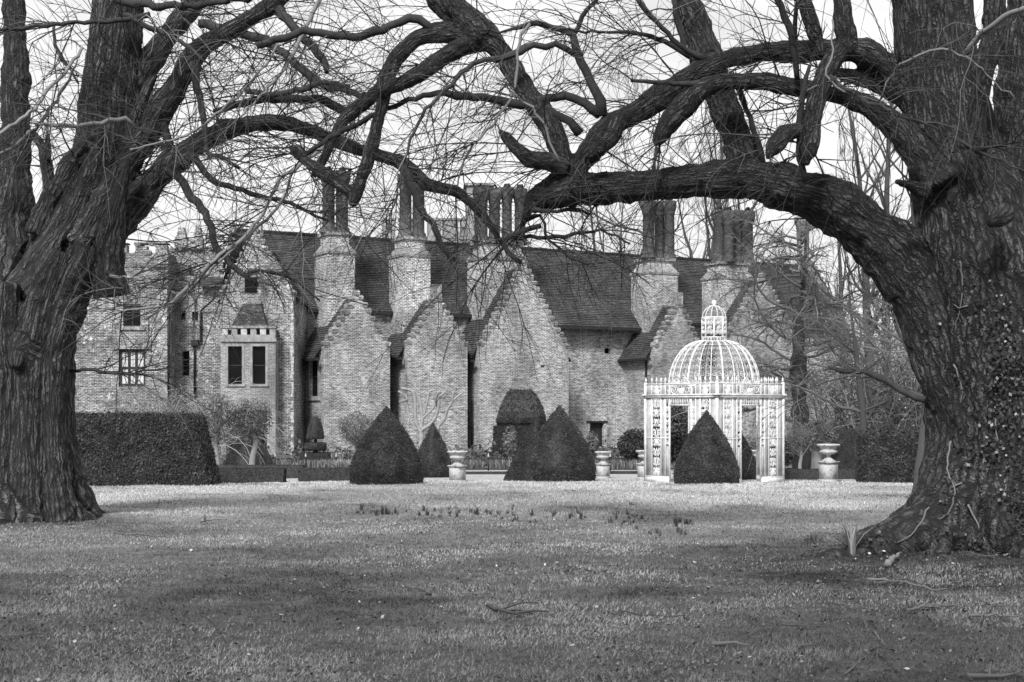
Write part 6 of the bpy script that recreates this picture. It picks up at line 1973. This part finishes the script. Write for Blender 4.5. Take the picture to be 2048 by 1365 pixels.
# fallen sticks
STICK_D, STICK_P = TWIG, TWIG
def stick(rows, r, tint, label, group=None, forks=2, lift=.03):
    pts_ = []
    for px, py in rows:
        Y = depth_of(py); x = xat(px, Y)
        pts_.append((x, Y, gz(x, Y) + lift, r))
    C = np.array(pts_)
    o0 = C[0, :3].copy(); C[:, :3] -= o0
    C[:, 3] *= np.linspace(1.1, .45, len(C))
    C = catmull(C, .05); C[:, :3] += g.normal(0, .006, (len(C), 3))
    A = Acc(); A.tube(C[:, :3], C[:, 3], 6, True, tint)
    for _ in range(forks):
        i = int(g.integers(1, max(2, len(C) - 1)))
        B = grow(C[i, :3], (g.normal(0, 1), g.normal(0, .6), abs(g.normal(0, .3))), g.uniform(.12, .4), C[i, 3] * .6, C[i, 3] * .25, g, 5, .15, .2)
        A.tube(B[:, :3], B[:, 3], 4, True, tint)
    o = obj("fallen_stick", A.mesh("fallen_stick", TWIG, True), None, o0)
    tag(o, label, "stick", group)
stick([(975, 1222), (1000, 1234), (1030, 1238), (1060, 1236), (1092, 1236)], .016, .25, "thick dark forked branch lying in the middle of the near lawn", forks=4, lift=.05)
stick([(1735, 1168), (1800, 1172), (1850, 1184), (1895, 1186)], .013, .8, "long pale stick with a hooked end below the ivy-clad tree's root", forks=3, lift=.04)
stick([(1815, 1228), (1850, 1222), (1890, 1218), (1930, 1222)], .012, .7, "pale bent stick beyond the longest pale stick", forks=3)
stick([(1940, 1240), (1990, 1238), (2047, 1242)], .014, .9, "straight pale stick running to the foot of the ivy-clad tree's shade", forks=1)
stick([(1425, 1298), (1455, 1296), (1490, 1300)], .016, .75, "short thick pale stick lying alone in the near grass", forks=0)
stick([(1935, 1363), (2000, 1362), (2048, 1358)], .016, .8, "pale twiggy stick at the near corner of the lawn", forks=2)
stick([(1776, 1144), (1784, 1138), (1798, 1130)], .034, 1.0, "stubby pale broken log end lying against the spreading root", forks=0, lift=.05)
gl = "thin fallen twig lying loose in the grass"
for rows, t_ in (([(400, 1052), (425, 1048), (455, 1046)], .15), ([(410, 1050), (410, 1038)], .1), ([(1465, 1142), (1510, 1140), (1560, 1128)], .2), ([(1460, 1232), (1490, 1230), (1520, 1245)], .7), ([(1565, 1258), (1610, 1260), (1650, 1262)], .5), ([(1685, 1220), (1640, 1215), (1580, 1217)], .3),
                ([(420, 1250), (436, 1272), (444, 1290)], .2), ([(560, 1245), (500, 1252), (440, 1256)], .5), ([(1750, 1275), (1770, 1300)], .9), ([(1600, 1302), (1650, 1300), (1700, 1296)], .4), ([(1985, 1250), (2010, 1265), (2048, 1270)], .6), ([(1930, 1128), (1965, 1134), (2000, 1133)], .6),
                ([(1745, 1310), (1780, 1340), (1800, 1362)], .15), ([(230, 1075), (290, 1078), (340, 1082)], .2), ([(680, 1190), (730, 1182), (760, 1190)], .3), ([(860, 1195), (800, 1180)], .2), ([(1240, 1230), (1290, 1240), (1370, 1242)], .25), ([(1130, 1150), (1160, 1145), (1190, 1150)], .1),
                ([(60, 1280), (100, 1268)], .5), ([(1890, 1020), (1905, 1022)], .4), ([(1170, 1285), (1240, 1283)], .5), ([(1600, 1150), (1560, 1160), (1500, 1158)], .2), ([(1690, 1360), (1720, 1330), (1735, 1322)], .7), ([(1640, 1185), (1700, 1190)], .5), ([(1800, 1050), (1770, 1100), (1765, 1120)], .4)):
    stick(rows, .006, t_, "thin pale twig lying loose in the grass" if t_ >= .4 else "thin dark twig lying loose in the grass", "thin pale twigs on the lawn" if t_ >= .4 else "thin dark twigs on the lawn", forks=int(g.integers(0, 3)), lift=.035)
